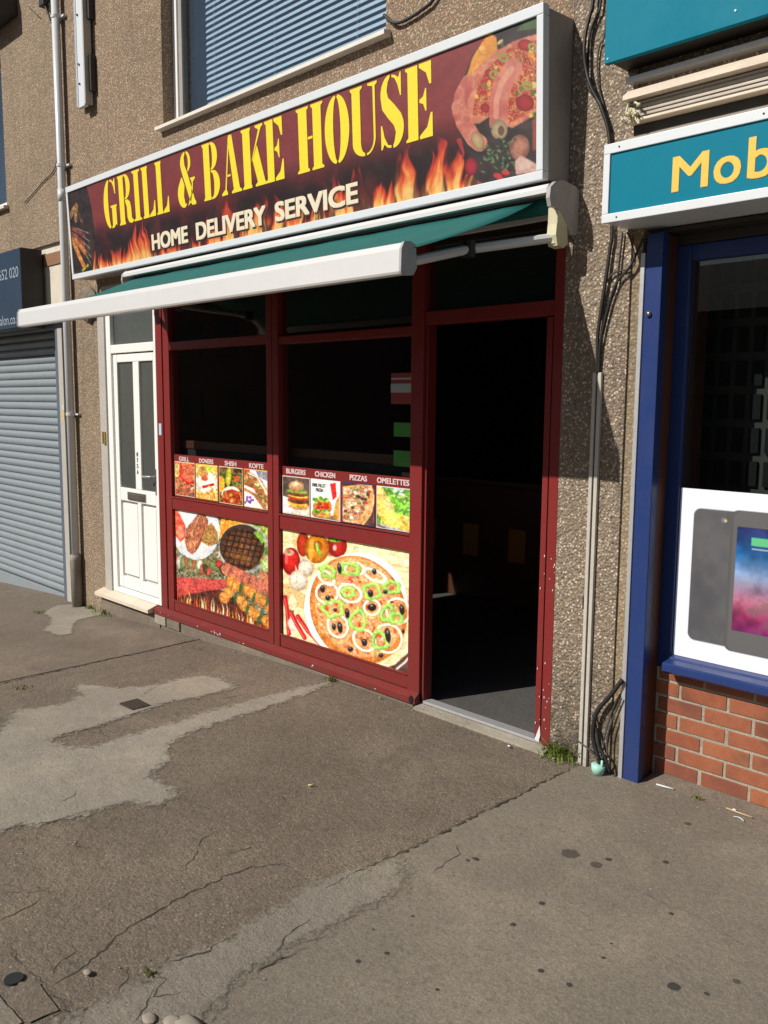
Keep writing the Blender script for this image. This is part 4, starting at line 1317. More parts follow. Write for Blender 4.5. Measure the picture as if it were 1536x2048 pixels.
E_ = [stem(0.08, 0.46, 0.08, 0.0), [(0.52, 1), (0.97, 1), (0.97, 0.70), (0.90, 0.70), (0.78, 0.86), (0.52, 0.955)], [(0.52, 0.53), (0.66, 0.56), (0.74, 0.66), (0.78, 0.66), (0.78, 0.36), (0.74, 0.36), (0.66, 0.46), (0.52, 0.49)], [(0.52, 0), (1, 0), (1, 0.32), (0.93, 0.32), (0.80, 0.14), (0.52, 0.045)]]
L_ = [stem(0.08, 0.46, 0.08, 0.04), [(0.54, 0), (1, 0), (1, 0.30), (0.94, 0.30), (0.82, 0.13), (0.54, 0.045)]]
GL = {
    'G': [cres(0.5, 0.5, 0.5, 0.51, 0.14, 0.47, 98, 262), [(0.56, 1.0), (0.70, 0.985), (0.84, 0.93), (0.90, 1.0), (0.95, 1.0), (0.95, 0.68), (0.90, 0.68), (0.82, 0.84), (0.70, 0.94), (0.56, 0.965)], [(0.52, 0.46), (1.0, 0.46), (1.0, 0.43), (0.95, 0.41), (0.95, 0.03), (0.88, 0.06), (0.72, 0.0), (0.56, -0.01), (0.56, 0.025), (0.62, 0.06), (0.62, 0.41), (0.52, 0.43)]],
    'R': [stem(0.06, 0.40, 0.06, 0.03), [(0.46, 1)] + arc(0.52, 0.75, 0.36, 0.25, 90, -90, 14) + [(0.46, 0.5), (0.46, 0.53)] + arc(0.50, 0.75, 0.09, 0.215, -80, 80, 10) + [(0.46, 0.965)], [(0.48, 0.49), (0.66, 0.485), (0.82, 0.42), (0.88, 0.30), (0.89, 0.12), (0.94, 0.06), (1.02, 0.06), (1.02, 0.02), (0.88, -0.01), (0.68, 0.02), (0.58, 0.12), (0.57, 0.34), (0.48, 0.45)]],
    'I': [stem(0.22, 0.78, 0.20, 0.20)],
    'L': L_, 'E': E_,
    'B': [stem(0.06, 0.42, 0.06, 0.02), [(0.47, 1)] + arc(0.52, 0.76, 0.36, 0.24, 90, -90, 14) + [(0.47, 0.52), (0.47, 0.545)] + arc(0.50, 0.76, 0.08, 0.20, -80, 80, 10) + [(0.47, 0.965)], [(0.47, 0.51)] + arc(0.54, 0.255, 0.43, 0.255, 90, -90, 14) + [(0.47, 0.0), (0.47, 0.035)] + arc(0.52, 0.255, 0.12, 0.215, -80, 80, 10) + [(0.47, 0.475)]],
    'A': [[(0.40, 0.90), (0.44, 0.84), (0.24, 0.10), (0.30, 0.03), (0.30, 0), (0.0, 0), (0.0, 0.03), (0.09, 0.07), (0.18, 0.06 + 0.04)], [(0.44, 1.0), (0.60, 1.0), (0.90, 0.07), (1.0, 0.03), (1.0, 0), (0.50, 0), (0.50, 0.03), (0.60, 0.07), (0.47, 0.62), (0.40, 0.92)], [(0.27, 0.34), (0.48, 0.34), (0.47, 0.305), (0.265, 0.305)]],
    'K': [stem(0.06, 0.38, 0.06, 0.03), [(0.62, 1.0), (0.95, 1.0), (0.95, 0.97), (0.87, 0.94), (0.55, 0.56), (0.44, 0.42), (0.44, 0.47), (0.76, 0.92), (0.62, 0.97)], [(0.56, 0.55), (0.68, 0.68), (0.98, 0.06), (1.04, 0.03), (1.04, 0), (0.56, 0), (0.56, 0.03), (0.66, 0.07), (0.47, 0.44)]],
    'H': [stem(0.07, 0.40, 0.07, 0.06), stem(0.62, 0.93, 0.06, 0.07), [(0.42, 0.53), (0.60, 0.53), (0.60, 0.49), (0.42, 0.49)]],
    'O': [cres(0.5, 0.5, 0.5, 0.51, 0.15, 0.475, 97, 263), cres(0.5, 0.5, 0.5, 0.51, 0.15, 0.475, 83, -83)],
    'U': [[(0.0, 1), (0.45, 1), (0.45, 0.97), (0.37, 0.94)] + [(0.37, 0.2)] + arc(0.52, 0.2, 0.15, 0.165, 180, 268, 8) + [(0.52, -0.01)] + arc(0.52, 0.2, 0.46, 0.21, 268, 180, 12) + [(0.06, 0.94), (0.0, 0.97)], [(0.66, 1), (1.0, 1), (1.0, 0.97), (0.92, 0.94), (0.92, 0.24)] + arc(0.56, 0.24, 0.36, 0.25, 0, -86, 10) + [(0.58, 0.025)] + arc(0.56, 0.22, 0.29, 0.20, -82, 0, 8) + [(0.84, 0.94), (0.66, 0.97)]],
    'S': [[(0.44, 1.01)] + arc(0.44, 0.75, 0.40, 0.26, 95, 190, 10) + [(0.10, 0.56), (0.34, 0.42), (0.58, 0.30), (0.66, 0.20), (0.60, 0.08), (0.54, 0.03), (0.54, -0.01)] + arc(0.56, 0.26, 0.43, 0.27, -82, 20, 10) + [(0.88, 0.44), (0.62, 0.58), (0.36, 0.70), (0.30, 0.80), (0.36, 0.92), (0.44, 0.97)], [(0.52, 1.0), (0.66, 0.98), (0.80, 0.93), (0.86, 1.0), (0.90, 1.0), (0.90, 0.68), (0.86, 0.68), (0.76, 0.84), (0.64, 0.94), (0.52, 0.965)], [(0.46, 0.0), (0.32, 0.01), (0.16, 0.07), (0.08, 0.0), (0.03, 0.0), (0.03, 0.34), (0.08, 0.34), (0.18, 0.16), (0.32, 0.05), (0.46, 0.035)]],
    '&': [[(0.50, 1.0)] + arc(0.50, 0.80, 0.28, 0.20, 90, 200, 10) + [(0.30, 0.62), (0.70, 0.06), (0.80, 0.0), (1.0, 0.0), (1.0, 0.05), (0.94, 0.09), (0.60, 0.60), (0.46, 0.76), (0.44, 0.90), (0.50, 0.965)], [(0.56, 1.0)] + arc(0.54, 0.80, 0.26, 0.20, 86, -30, 10) + [(0.64, 0.62), (0.60, 0.65)] + arc(0.54, 0.80, 0.12, 0.165, -20, 80, 8), [(0.24, 0.56)] + arc(0.34, 0.26, 0.34, 0.27, 150, 280, 12) + [(0.50, 0.05), (0.40, 0.06), (0.34, 0.20), (0.40, 0.40), (0.30, 0.53)], [(0.56, 0.0), (0.60, 0.06), (0.76, 0.22), (0.82, 0.40), (0.76, 0.47), (0.70, 0.50), (1.0, 0.50), (1.0, 0.47), (0.88, 0.42), (0.84, 0.22), (0.72, 0.06)]],
}
LETTERS = [('G', -6.465, -6.262), ('R', -6.23, -6.022), ('I', -6.012, -5.895), ('L', -5.875, -5.70), ('L', -5.68, -5.515), ('&', -5.395, -5.175), ('B', -5.075, -4.88),
           ('A', -4.868, -4.648), ('K', -4.635, -4.400), ('E', -4.392, -4.218), ('H', -4.090, -3.856), ('O', -3.843, -3.64), ('U', -3.628, -3.420), ('S', -3.401, -3.228), ('E', -3.213, -3.032)]
for ch, a, b_ in LETTERS:
    m = MB()
    for poly in GL[ch]:
        m.plate([(a + u * (b_ - a), 3.018 + v * 0.352) for u, v in poly], FY - 0.0065, FY - 0.0045)
    m.build('letter', M['letter_yellow'], fs)
for s_, a, b_ in (('HOME', -5.785, -5.30), ('DELIVERY', -5.198, -4.415), ('SERVICE', -4.325, -3.585)):
    text(s_, a + 0.016, b_ , 2.778, 2.889, FY - 0.0048, M['letter_shadow'], fs, 'lettering_shadow', 0.0, 0.009)
    text(s_, a + 0.008, b_ - 0.008, 2.788, 2.893, FY - 0.0064, M['letter_cream'], fs, 'lettering', 0.0, 0.008)
fs.rotation_euler.x = math.radians(2.6)

# ------------------------------------------------------------------ awning
aw = empty('awning', (-4.25, -0.1, 2.6), 'green canvas folding arm awning with white front bar half wound out', 'awning')
AX0, AX1 = -6.20, -2.315
MB().prism_x([(-0.03, 2.56), (-0.03, 2.672), (-0.15, 2.69), (-0.205, 2.675), (-0.222, 2.655), (-0.222, 2.635), (-0.205, 2.63), (-0.195, 2.645), (-0.15, 2.655), (-0.06, 2.64), (-0.06, 2.56)], AX0, AX1 - 0.02).build('cassette', M['awn_white'], aw)
MB().tube([(AX0 + 0.02, -0.12, 2.60), (AX1 - 0.03, -0.12, 2.60)], 0.036, 16).build('fabric_roll', M['fabric'], aw, True)
cap_pts = [(-0.0, 2.675), (-0.03, 2.69), (-0.13, 2.70), (-0.185, 2.685), (-0.222, 2.655), (-0.228, 2.61), (-0.215, 2.575), (-0.17, 2.575), (-0.125, 2.555), (-0.085, 2.51), (-0.06, 2.475), (-0.015, 2.475), (0.0, 2.49)]
for x in (AX0 - 0.012, AX1 - 0.018):
    MB().prism_x(cap_pts, x, x + 0.02).build('end_cap', M['awn_cap'], aw)
FXA, FXB = -6.10, -2.43
n = 24
bm = bmesh.new()
rows = []
for j in range(9):
    t = j / 8
    y = -0.15 + (-0.965 + 0.15) * t
    z = 2.628 + (2.318 - 2.628) * t - 0.022 * math.sin(math.pi * t)
    rows.append([bm.verts.new((FXA + (FXB - FXA) * i / n, y, z + 0.003 * math.sin(i * 1.7 + j))) for i in range(n + 1)])
for j in range(8):
    for i in range(n):
        bm.faces.new((rows[j][i], rows[j + 1][i], rows[j + 1][i + 1], rows[j][i + 1]))
mm_ = MB()
mm_.bm.free()
mm_.bm = bm
cv = mm_.build('canvas', M['fabric'], aw, True)
sd = cv.modifiers.new('thick', 'SOLIDIFY')
sd.thickness = 0.0015
MB().prism_x([(-0.965, 2.214), (-0.995, 2.209), (-1.024, 2.211), (-1.029, 2.220), (-1.026, 2.305), (-1.012, 2.331), (-0.98, 2.337), (-0.95, 2.325), (-0.945, 2.24)], -6.185, -2.447).build('front_bar', M['awn_white'], aw)
for x in (-6.198, -2.4465):
    MB().prism_x([(-0.960, 2.211), (-0.995, 2.206), (-1.026, 2.208), (-1.032, 2.218), (-1.029, 2.307), (-1.014, 2.334), (-0.98, 2.340), (-0.948, 2.328), (-0.941, 2.24)], x, x + 0.012).build('bar_cap', M['awn_cap'], aw)
for sgn, xs, xe, xb in ((1, -2.345, -2.545, -2.52), (-1, -6.14, -5.72, -6.05)):
    MB().box(xs - 0.025, xs + 0.03, -0.16, -0.02, 2.50, 2.62, bev=0.01).prism_x([(-0.15, 2.415), (-0.165, 2.46), (-0.16, 2.51), (-0.08, 2.52), (-0.07, 2.43), (-0.1, 2.41)], xs - 0.022, xs + 0.027).build('arm_bracket', M['awn_cream'], aw)
    P0, P1, P2 = Vector((xs, -0.13, 2.455)), Vector((xe - 0.03 * sgn, -0.50, 2.375)), Vector((xb, -0.95, 2.265))
    if sgn == 1:
        P1 = Vector((-2.56, -0.48, 2.385))
    for a, b_ in ((P0, P1), (P1, P2)):
        MB().tube([a, a.lerp(b_, 0.5), b_], 0.021, 8).build('arm', M['awn_white'], aw)
    e_ = P1
    MB().tube([e_ + Vector((0, 0, -0.035)), e_ + Vector((0, 0, 0.035))], 0.033, 12).build('elbow_joint', M['black'], aw)
    MB().tube([P0 + Vector((0, 0, -0.03)), P0 + Vector((0, 0, 0.03))], 0.03, 12).build('shoulder_joint', M['awn_cream'], aw)

# ------------------------------------------------------------------ food posters
def c7f(A):
    return A


def poster_grill():
    A = Art((-5.936, -4.71, 0.137, 0.866), [(130, 662), (1083, 828), (1085, 1880), (145, 1595)], 300, 250, (120, 60, 60))
    A.put(np.ones_like(A.X), A.tex([C(60, 48, 40), C(140, 150, 90), C(90, 60, 40), C(200, 190, 170), C(70, 75, 45)], 24, seed=4, o=3))
    # plate with chop
    A.ell(340, 880, 240, 300, 0, C(236, 236, 238), shade=0.10)
    A.poly([(130, 662), (160, 690), (235, 830), (225, 960), (180, 1000), (130, 930)], A.tex([C(215, 60, 45), C(240, 110, 85)], 30))
    A.ell(180, 900, 40, 60, 0, C(245, 150, 120), 0.8)
    A.poly([(500, 800), (560, 900), (560, 1010), (470, 1040), (400, 1000), (420, 860)], A.tex([C(150, 95, 50), C(205, 160, 90), C(95, 70, 40)], 15))
    A.poly([(370, 700), (430, 710), (465, 780), (455, 850), (420, 900), (400, 990), (350, 1080), (300, 1125), (250, 1090), (225, 1000), (225, 930), (240, 860), (290, 800)], A.tex([C(150, 80, 55), C(205, 130, 95), C(125, 62, 42), C(220, 155, 110)], 17, 0.5, 3))
    A.stroke([(380, 720), (300, 900), (280, 1060)], 16, C(230, 170, 130), 0.5)
    A.stroke([(430, 850), (390, 960), (330, 1100)], 9, C(90, 45, 30), 0.7)
    # grilled steak in pan
    A.poly([(600, 740), (900, 790), (1090, 830), (1090, 1300), (1000, 1200), (700, 950), (570, 960)], A.tex([C(240, 170, 60), C(230, 120, 40), C(250, 205, 90)], 26, seed=7))
    A.poly([(900, 800), (1090, 830), (1090, 1150), (1000, 1100), (920, 900)], A.tex([C(150, 185, 60), C(95, 140, 45), C(210, 220, 130), C(190, 80, 40)], 22, seed=2))
    A.ring(820, 1060, 240, 240, 25, 26, C(165, 170, 165))
    A.ell(800, 1040, 225, 225, 30, C(60, 48, 42))
    A.ell(960, 960, 60, 80, 0, A.tex([C(90, 150, 50), C(160, 200, 80)], 16))
    m = A.ell(800, 1070, 215, 200, 60, A.tex([C(125, 78, 50), C(88, 52, 36), C(150, 100, 62)], 22, seed=5), shade=0.25)
    gx, gy = A.X * 0.96 + A.Y * 0.27, -A.X * 0.18 + A.Y * 0.98
    for g in (gx, gy):
        w = np.abs(((g + 6 * fbm(A.X / 30, A.Y / 30)) / 58) % 1 - 0.5)
        A.put((1 - sstep(0.08, 0.17, w)) * m * 0.85, C(38, 22, 17))
    A.ell(800, 1150, 110, 45, 20, C(185, 125, 60), 0.35, soft=30)
    A.ell(1030, 1220, 45, 75, -10, C(205, 225, 140), shade=0.3)
    A.ell(1055, 1080, 30, 45, 0, C(70, 120, 50), 0.9)
    # vegetable band
    for q in range(16):
        x = 150 + q * 33 + random.uniform(-8, 8)
        y = 1225 + random.uniform(-50, 50) + (x - 150) * 0.05
        A.ell(x, y, random.uniform(22, 40), random.uniform(45, 75), random.uniform(-30, 20), random.choice([C(205, 50, 45), C(235, 230, 215), C(150, 185, 110), C(60, 70, 40), C(220, 90, 70), C(120, 150, 90)]), 0.9, shade=0.4)
    # red sausages
    for y0, x1 in ((1400, 650), (1475, 560), (1530, 520)):
        A.stroke([(100, y0 - 5), (x1, y0 + 25)], 84, A.tex([C(190, 60, 55), C(215, 95, 85), C(160, 42, 42)], 14, seed=y0 % 7))
        A.stroke([(100, y0 + 38), (x1, y0 + 66)], 12, C(70, 30, 45), 0.6)
    # diagonal kebabs upper
    A.stroke([(650, 1270), (1100, 1490)], 120, A.tex([C(185, 95, 75), C(210, 130, 100), C(150, 70, 55)], 15, seed=8))
    A.stroke([(1000, 1320), (1100, 1400)], 60, A.tex([C(205, 100, 70), C(225, 140, 100)], 15, seed=8))
    for q in range(7):
        x, y = 690 + q * 62, 1285 + q * 30
        A.stroke([(x + 12, y - 55), (x - 14, y + 60)], 7, C(120, 50, 45), 0.7)
    A.stroke([(640, 1350), (1090, 1600)], 9, C(70, 30, 25), 0.8)
    # lower meat and flames
    A.poly([(130, 1560), (420, 1500), (560, 1480), (640, 1500), (1090, 1800), (1100, 1950), (130, 1640)], A.tex([C(40, 25, 25), C(110, 50, 30), C(60, 30, 40)], 22, 0.6, 3))
    for q in range(46):
        x = 150 + q * 20 + random.uniform(-6, 6)
        yb = 1620 + (x - 150) * 0.31
        h = random.uniform(60, 190)
        cc = random.choice([C(250, 170, 60), C(240, 110, 40), C(255, 225, 150), C(220, 70, 35), C(255, 240, 190)])
        A.stroke([(x, yb), (x + random.uniform(-12, 12), yb - h * 0.5), (x + random.uniform(-18, 18), yb - h)], random.uniform(10, 24), cc, 0.85, True)
    for (x, y) in ((690, 1400), (745, 1445), (670, 1500), (790, 1590), (850, 1480), (900, 1520), (960, 1560), (1015, 1590), (1075, 1640), (620, 1560), (900, 1700), (950, 1740), (1040, 1790), (1080, 1830), (820, 1640)):
        A.ell(x, y, 52, 62, -20, A.tex([C(240, 165, 70), C(225, 120, 45), C(250, 200, 110)], 14, seed=int(x) % 5), shade=0.3)
    for (x, y) in ((785, 1460), (730, 1560), (915, 1560), (850, 1680), (1050, 1590), (990, 1720), (960, 1790)):
        A.ell(x, y, 15, 52, 10, C(62, 105, 62), shade=0.2)
    return A


def pizza_art():
    A = Art((-4.570, -3.372, 0.137, 0.860), [(75, 628), (1092, 795), (1080, 1765), (82, 1462)], 320, 260, (240, 218, 170))
    A.put(np.ones_like(A.X), A.tex([C(245, 226, 178), C(238, 212, 158), C(250, 236, 195)], 90, 3.5, 2))
    for q in range(5):
        y = 560 + q * 165
        A.stroke([(60, y), (1110, y + 205)], 7, C(196, 152, 100), 0.8)
    A.poly([(150, 640), (210, 650), (200, 830), (150, 760)], C(205, 160, 100), 0.5)
    # wooden board left
    A.poly([(70, 1050), (140, 1080), (260, 1150), (270, 1260), (150, 1230), (70, 1170)], C(222, 180, 120))
    # peppers and tomato
    A.ell(505, 755, 78, 92, 0, C(198, 38, 30), shade=0.45)
    A.ell(455, 760, 40, 80, 5, C(150, 25, 22), 0.6)
    A.ell(490, 712, 48, 16, 0, C(120, 180, 50))
    A.stroke([(500, 700), (508, 750)], 22, C(70, 105, 35), taper=True)
    A.ell(485, 770, 14, 24, 0, C(255, 225, 215), 0.85)
    A.ell(235, 745, 48, 100, 0, C(190, 55, 28), shade=0.4)
    A.ell(345, 780, 95, 118, 4, C(240, 140, 32), shade=0.4)
    A.ell(300, 790, 22, 95, 4, C(255, 190, 80), 0.6)
    A.ell(352, 760, 36, 42, 0, C(150, 62, 18), 0.7)
    A.stroke([(345, 740), (350, 780), (370, 825)], 24, C(120, 185, 60), taper=False)
    A.stroke([(340, 740), (348, 790)], 9, C(190, 225, 120))
    A.ell(140, 885, 72, 110, 0, C(214, 38, 34), shade=0.45)
    A.ell(125, 815, 40, 26, 0, C(252, 190, 180), 0.7)
    A.ell(122, 808, 13, 15, 0, C(110, 130, 60))
    A.ell(105, 870, 12, 40, 0, C(255, 150, 140), 0.5)
    # garlic
    for gx, gy, gr in ((255, 930, 56), (195, 1030, 68)):
        A.ell(gx + 8, gy + 14, gr + 6, gr * 1.1, 0, C(120, 80, 50), 0.5, soft=12)
        A.stroke([(gx, gy - 30), (gx - 22 + (30 if gr < 60 else 0), gy - gr * 1.75)], 30, C(232, 210, 170), taper=True)
        A.ell(gx, gy, gr, gr * 1.12, 0, C(245, 232, 212), shade=0.28)
        A.stroke([(gx - 6, gy - 50), (gx - 14, gy + 40)], 4, C(205, 170, 140), 0.7)
        A.stroke([(gx + 18, gy - 44), (gx + 24, gy + 38)], 4, C(210, 180, 150), 0.7)
    # chillies
    for pts in ([(95, 1170), (115, 1290), (125, 1460)], [(140, 1290), (190, 1390), (250, 1490)], [(195, 1320), (270, 1430), (370, 1530)]):
        A.stroke(pts, 34, C(190, 30, 36))
        A.stroke([(p[0] - 6, p[1]) for p in pts], 8, C(240, 130, 120), 0.7)
    A.ell(145, 1390, 26, 52, -15, C(240, 225, 205), shade=0.2)
    A.ell(150, 1270, 18, 26, 0, C(110, 80, 40))
    A.ell(155, 1215, 30, 60, 0, C(245, 225, 190), 0.8)
    # pizza plate, crust, sauce
    A.ell(655, 1250, 405, 420, 38, C(150, 105, 70), 0.55, soft=18)
    A.ell(650, 1225, 395, 425, 33, C(250, 247, 240))
    A.ell(672, 1262, 372, 442, -24, A.tex([C(236, 150, 70), C(222, 118, 45), C(246, 180, 105)], 30, seed=4), shade=0.14)
    m = A.ell(678, 1240, 338, 405, -24, A.tex([C(238, 205, 140), C(222, 120, 70), C(240, 222, 170), C(210, 80, 50), C(236, 180, 110), C(228, 150, 80)], 19, seed=9, o=3))
    rr = random.Random(3)

    def inside(x, y, k=0.95):
        c, d = math.cos(math.radians(-24)), math.sin(math.radians(-24))
        a, b = x - 678, y - 1240
        return ((a * c + b * d) / 338) ** 2 + ((-a * d + b * c) / 405) ** 2 < k
    for q in range(330):
        x, y = rr.uniform(330, 1080), rr.uniform(840, 1680)
        if inside(x, y, 0.9):
            A.ell(x, y, rr.uniform(7, 22), rr.uniform(6, 16), rr.uniform(0, 180), rr.choice([C(205, 52, 38), C(224, 90, 52), C(248, 226, 170), C(236, 190, 120), C(190, 118, 70), C(250, 238, 200), C(215, 70, 50), C(200, 210, 110)]), 0.85, shade=0.2)
    for (x, y, rx, ry, rot) in ((425, 1130, 85, 80, 0), (605, 1130, 92, 68, 20), (780, 1240, 62, 60, 0), (510, 1390, 76, 92, -20), (905, 1485, 108, 112, -15), (720, 1500, 95, 75, 45), (985, 1265, 90, 100, -20), (800, 985, 90, 40, 25), (420, 1010, 70, 42, 40), (640, 940, 80, 48, 0)):
        A.ring(x + 3, y + 5, rx, ry, rot, 19, C(170, 105, 60), 0.5)
        A.ring(x, y, rx, ry, rot, 16, C(250, 246, 222))
    for (x, y, rx, ry, rot, k, ph) in ((600, 935, 82, 50, 5, 4, 0), (470, 1250, 88, 78, 10, 3, 1), (665, 1345, 66, 88, 0, 4, 0.5), (900, 1285, 52, 72, 15, 3, 2), (970, 1320, 55, 45, -10, 3, 0), (840, 1500, 62, 82, -20, 3, 1), (780, 1110, 72, 70, 10, 4, 2), (935, 1075, 66, 52, 10, 3, 0.4), (430, 960, 62, 45, 30, 4, 1), (590, 1120, 50, 40, 0, 3, 0)):
        ry *= 0.82
        rx *= 0.86
        kk = 3 + (k + int(x)) % 3
        A.ring(x + 2, y + 4, rx, ry, rot, 30, C(70, 115, 35), 0.55, 0.11, kk, ph)
        A.ring(x, y, rx, ry, rot, 25, C(150, 208, 80), 1, 0.11, kk, ph)
        A.ring(x - 2, y - 3, rx, ry, rot, 6, C(205, 240, 150), 0.8, 0.11, kk, ph)
    for (x, y, rx, ry) in ((523, 935, 17, 42), (798, 955, 18, 25), (390, 1100, 19, 30), (768, 1130, 21, 30), (432, 1170, 20, 22), (1015, 1255, 20, 42), (528, 1405, 20, 44), (905, 1460, 22, 60), (480, 1400, 16, 26), (585, 1290, 18, 40), (610, 1575, 22, 20), (490, 1265, 15, 14), (1025, 1425, 12, 18), (850, 1620, 20, 18), (885, 1115, 18, 16), (720, 1520, 22, 30), (935, 1195, 14, 8), (780, 1240, 34, 30)):
        A.ell(x, y, rx, ry, -8, C(40, 34, 38), 1, shade=0.3)
        A.ell(x - 3, y - ry * 0.5, rx * 0.35, ry * 0.25, 0, C(170, 170, 185), 0.8)
    # dark corner with plate rim
    A.poly([(1100, 1560), (1060, 1600), (960, 1690), (860, 1730), (1000, 1790), (1110, 1800)], C(88, 60, 52))
    A.stroke([(1095, 1600), (1040, 1670), (975, 1725)], 15, C(228, 222, 218))
    return A


def food_small(kind, rect, src, W, H):
    A = Art(rect, src, W, H, (210, 150, 90))
    X0, X1 = src[0][0], src[1][0]
    Y0, Y1 = min(src[0][1], src[1][1]), max(src[2][1], src[3][1])
    w, h = X1 - X0, Y1 - Y0
    def L(u, v):
        return X0 + u * w, Y0 + v * h + (src[1][1] - src[0][1]) * (u - 0.5) * 0
    rr = random.Random(kind)
    one = np.ones_like(A.X)
    if kind == 0:
        A.put(one, A.tex([C(150, 80, 50), C(215, 120, 80), C(235, 170, 110), C(110, 60, 45)], w / 9, seed=1))
        A.ell(*L(.1, .25), .2 * w, .2 * h, 0, C(220, 205, 120), .8)
        for i in range(5):
            A.stroke([L(.3 + .15 * i, .05), L(.25 + .15 * i, .55)], .12 * w, A.tex([C(190, 70, 50), C(225, 120, 85)], w / 10, seed=i), .9)
        A.stroke([L(.3, .15), L(.35, .45), L(.7, .62), L(.95, .58)], .13 * w, C(205, 40, 45))
        A.stroke([L(.3, .2), L(.38, .45), L(.7, .58)], .03 * w, C(245, 120, 110))
        for i in range(26):
            A.ell(*L(rr.random(), rr.uniform(.7, 1)), .1 * w, .08 * h, rr.uniform(0, 90), rr.choice([C(240, 200, 160), C(225, 130, 90), C(190, 100, 70), C(150, 90, 70)]), .9, shade=.3)
    elif kind == 1:
        A.put(one, A.tex([C(240, 190, 90), C(250, 215, 140), C(225, 150, 60)], w / 5, seed=2))
        A.ell(*L(.5, .5), .55 * w, .3 * h, 0, C(246, 240, 225), shade=.15)
        A.ell(*L(.35, .2), .25 * w, .16 * h, 0, A.tex([C(205, 160, 90), C(170, 110, 60)], w / 12))
        A.ell(*L(.6, .12), .14 * w, .1 * h, 0, C(170, 200, 70))
        A.ell(*L(.4, .38), .16 * w, .08 * h, 20, C(205, 90, 60))
        A.stroke([L(.35, .62), L(.8, .55)], .14 * w, C(175, 40, 38))
        for i in range(14):
            x, y = rr.uniform(.1, .9), rr.uniform(.66, .95)
            A.stroke([L(x, y), L(x + rr.uniform(-.25, .25), y - rr.uniform(.02, .12))], .07 * w, rr.choice([C(225, 140, 45), C(240, 175, 80), C(190, 105, 35)]))
    elif kind == 2:
        A.put(one, A.tex([C(60, 70, 40), C(110, 130, 60), C(150, 90, 50), C(45, 45, 30)], w / 6, seed=3))
        A.ell(*L(.4, .25), .12 * w, .28 * h, 5, C(215, 205, 60), shade=.3)
        A.ell(*L(.75, .3), .12 * w, .08 * h, 0, C(205, 80, 40))
        A.ell(*L(.08, .45), .14 * w, .22 * h, 0, C(240, 170, 50))
        A.ell(*L(.5, .72), .42 * w, .22 * h, 0, C(245, 235, 215))
        A.ell(*L(.52, .8), .42 * w, .22 * h, 0, C(205, 80, 40), shade=.2)
        for i in range(34):
            A.ell(*L(rr.uniform(.12, .9), rr.uniform(.66, .94)), .09 * w, .055 * h, rr.uniform(0, 90), rr.choice([C(230, 120, 55), C(205, 75, 40), C(245, 160, 80), C(170, 50, 30)]), .95, shade=.35)
        A.stroke([L(.05, .97), L(.95, 1.02)], .08 * w, C(190, 195, 200))
    elif kind == 3:
        A.put(one, C(235, 233, 238))
        A.poly([L(.45, 0), L(1, 0), L(1, .3), L(.6, .2)], C(150, 150, 165))
        A.poly([L(0, .0), L(.25, .0), L(.1, .3), L(0, .35)], C(215, 60, 35))
        A.stroke([L(.15, .2), L(.5, .32), L(.95, .8)], .5 * w, A.tex([C(190, 130, 80), C(225, 175, 120), C(140, 90, 60)], w / 9))
        A.stroke([L(.1, .32), L(.5, .42), L(.9, .85)], .3 * w, A.tex([C(110, 140, 60), C(200, 60, 50), C(90, 110, 45), C(225, 200, 150)], w / 11, seed=5))
        A.stroke([L(.02, .5), L(.4, .62), L(.85, .98)], .13 * w, C(165, 110, 65))
        A.stroke([L(.2, .1), L(.55, .2), L(.95, .62)], .06 * w, C(240, 232, 225))
        for i in range(14):
            A.ell(*L(rr.uniform(.02, .35), rr.uniform(.68, .85)), .05 * w, .03 * h, 0, C(130, 80, 150))
    elif kind == 4:
        A.put(one, A.tex([C(78, 62, 60), C(105, 86, 80)], w / 3))
        A.poly([L(0, .6), L(1, .75), L(1, 1.05), L(0, 1.05)], A.tex([C(240, 225, 205), C(222, 200, 180)], w / 4))
        A.poly([L(.0, .5), L(.2, .55), L(.35, .8), L(.3, 1), L(0, 1)], C(225, 222, 225))
        A.ell(*L(.58, .78), .36 * w, .07 * h, 5, C(222, 165, 105), shade=.2)
        A.ell(*L(.58, .7), .38 * w, .06 * h, 5, C(235, 190, 60))
        A.ell(*L(.56, .62), .39 * w, .08 * h, 5, C(120, 62, 42))
        A.ell(*L(.57, .55), .38 * w, .05 * h, 5, C(195, 60, 50))
        A.ell(*L(.58, .5), .38 * w, .05 * h, 5, C(235, 200, 70))
        A.ell(*L(.56, .45), .38 * w, .06 * h, 5, C(110, 60, 42))
        A.ell(*L(.53, .38), .43 * w, .05 * h, 5, A.tex([C(110, 150, 60), C(150, 180, 90)], w / 12))
        A.ell(*L(.51, .24), .30 * w, .14 * h, 5, C(228, 172, 120), shade=.3)
        A.ell(*L(.46, .18), .14 * w, .05 * h, 5, C(246, 215, 180), .8)
    elif kind == 5:
        A.put(one, C(240, 238, 236))
        A.poly([L(.05, .93), L(1, .85), L(1, 1.1), L(0, 1.1)], C(120, 110, 90))
        A.poly([L(.66, .1), L(.86, .06), L(.9, .4), L(.76, .5)], C(208, 42, 42))
        A.poly([L(.75, .95), L(.85, .55), L(1, .35), L(1, 1)], A.tex([C(225, 165, 80), C(200, 135, 60)], w / 6))
        A.ell(*L(.36, .84), .34 * w, .11 * h, 5, C(222, 155, 80), shade=.3)
        A.ell(*L(.40, .66), .33 * w, .2 * h, 0, A.tex([C(205, 100, 50), C(225, 140, 70), C(170, 60, 40)], w / 8), shade=.1)
        for i in range(26):
            A.ell(*L(rr.uniform(.08, .6), rr.choice([rr.uniform(.42, .55), rr.uniform(.76, .82)])), .07 * w, .035 * h, rr.uniform(0, 90), rr.choice([C(130, 180, 60), C(170, 210, 100), C(90, 140, 50)]), .95)
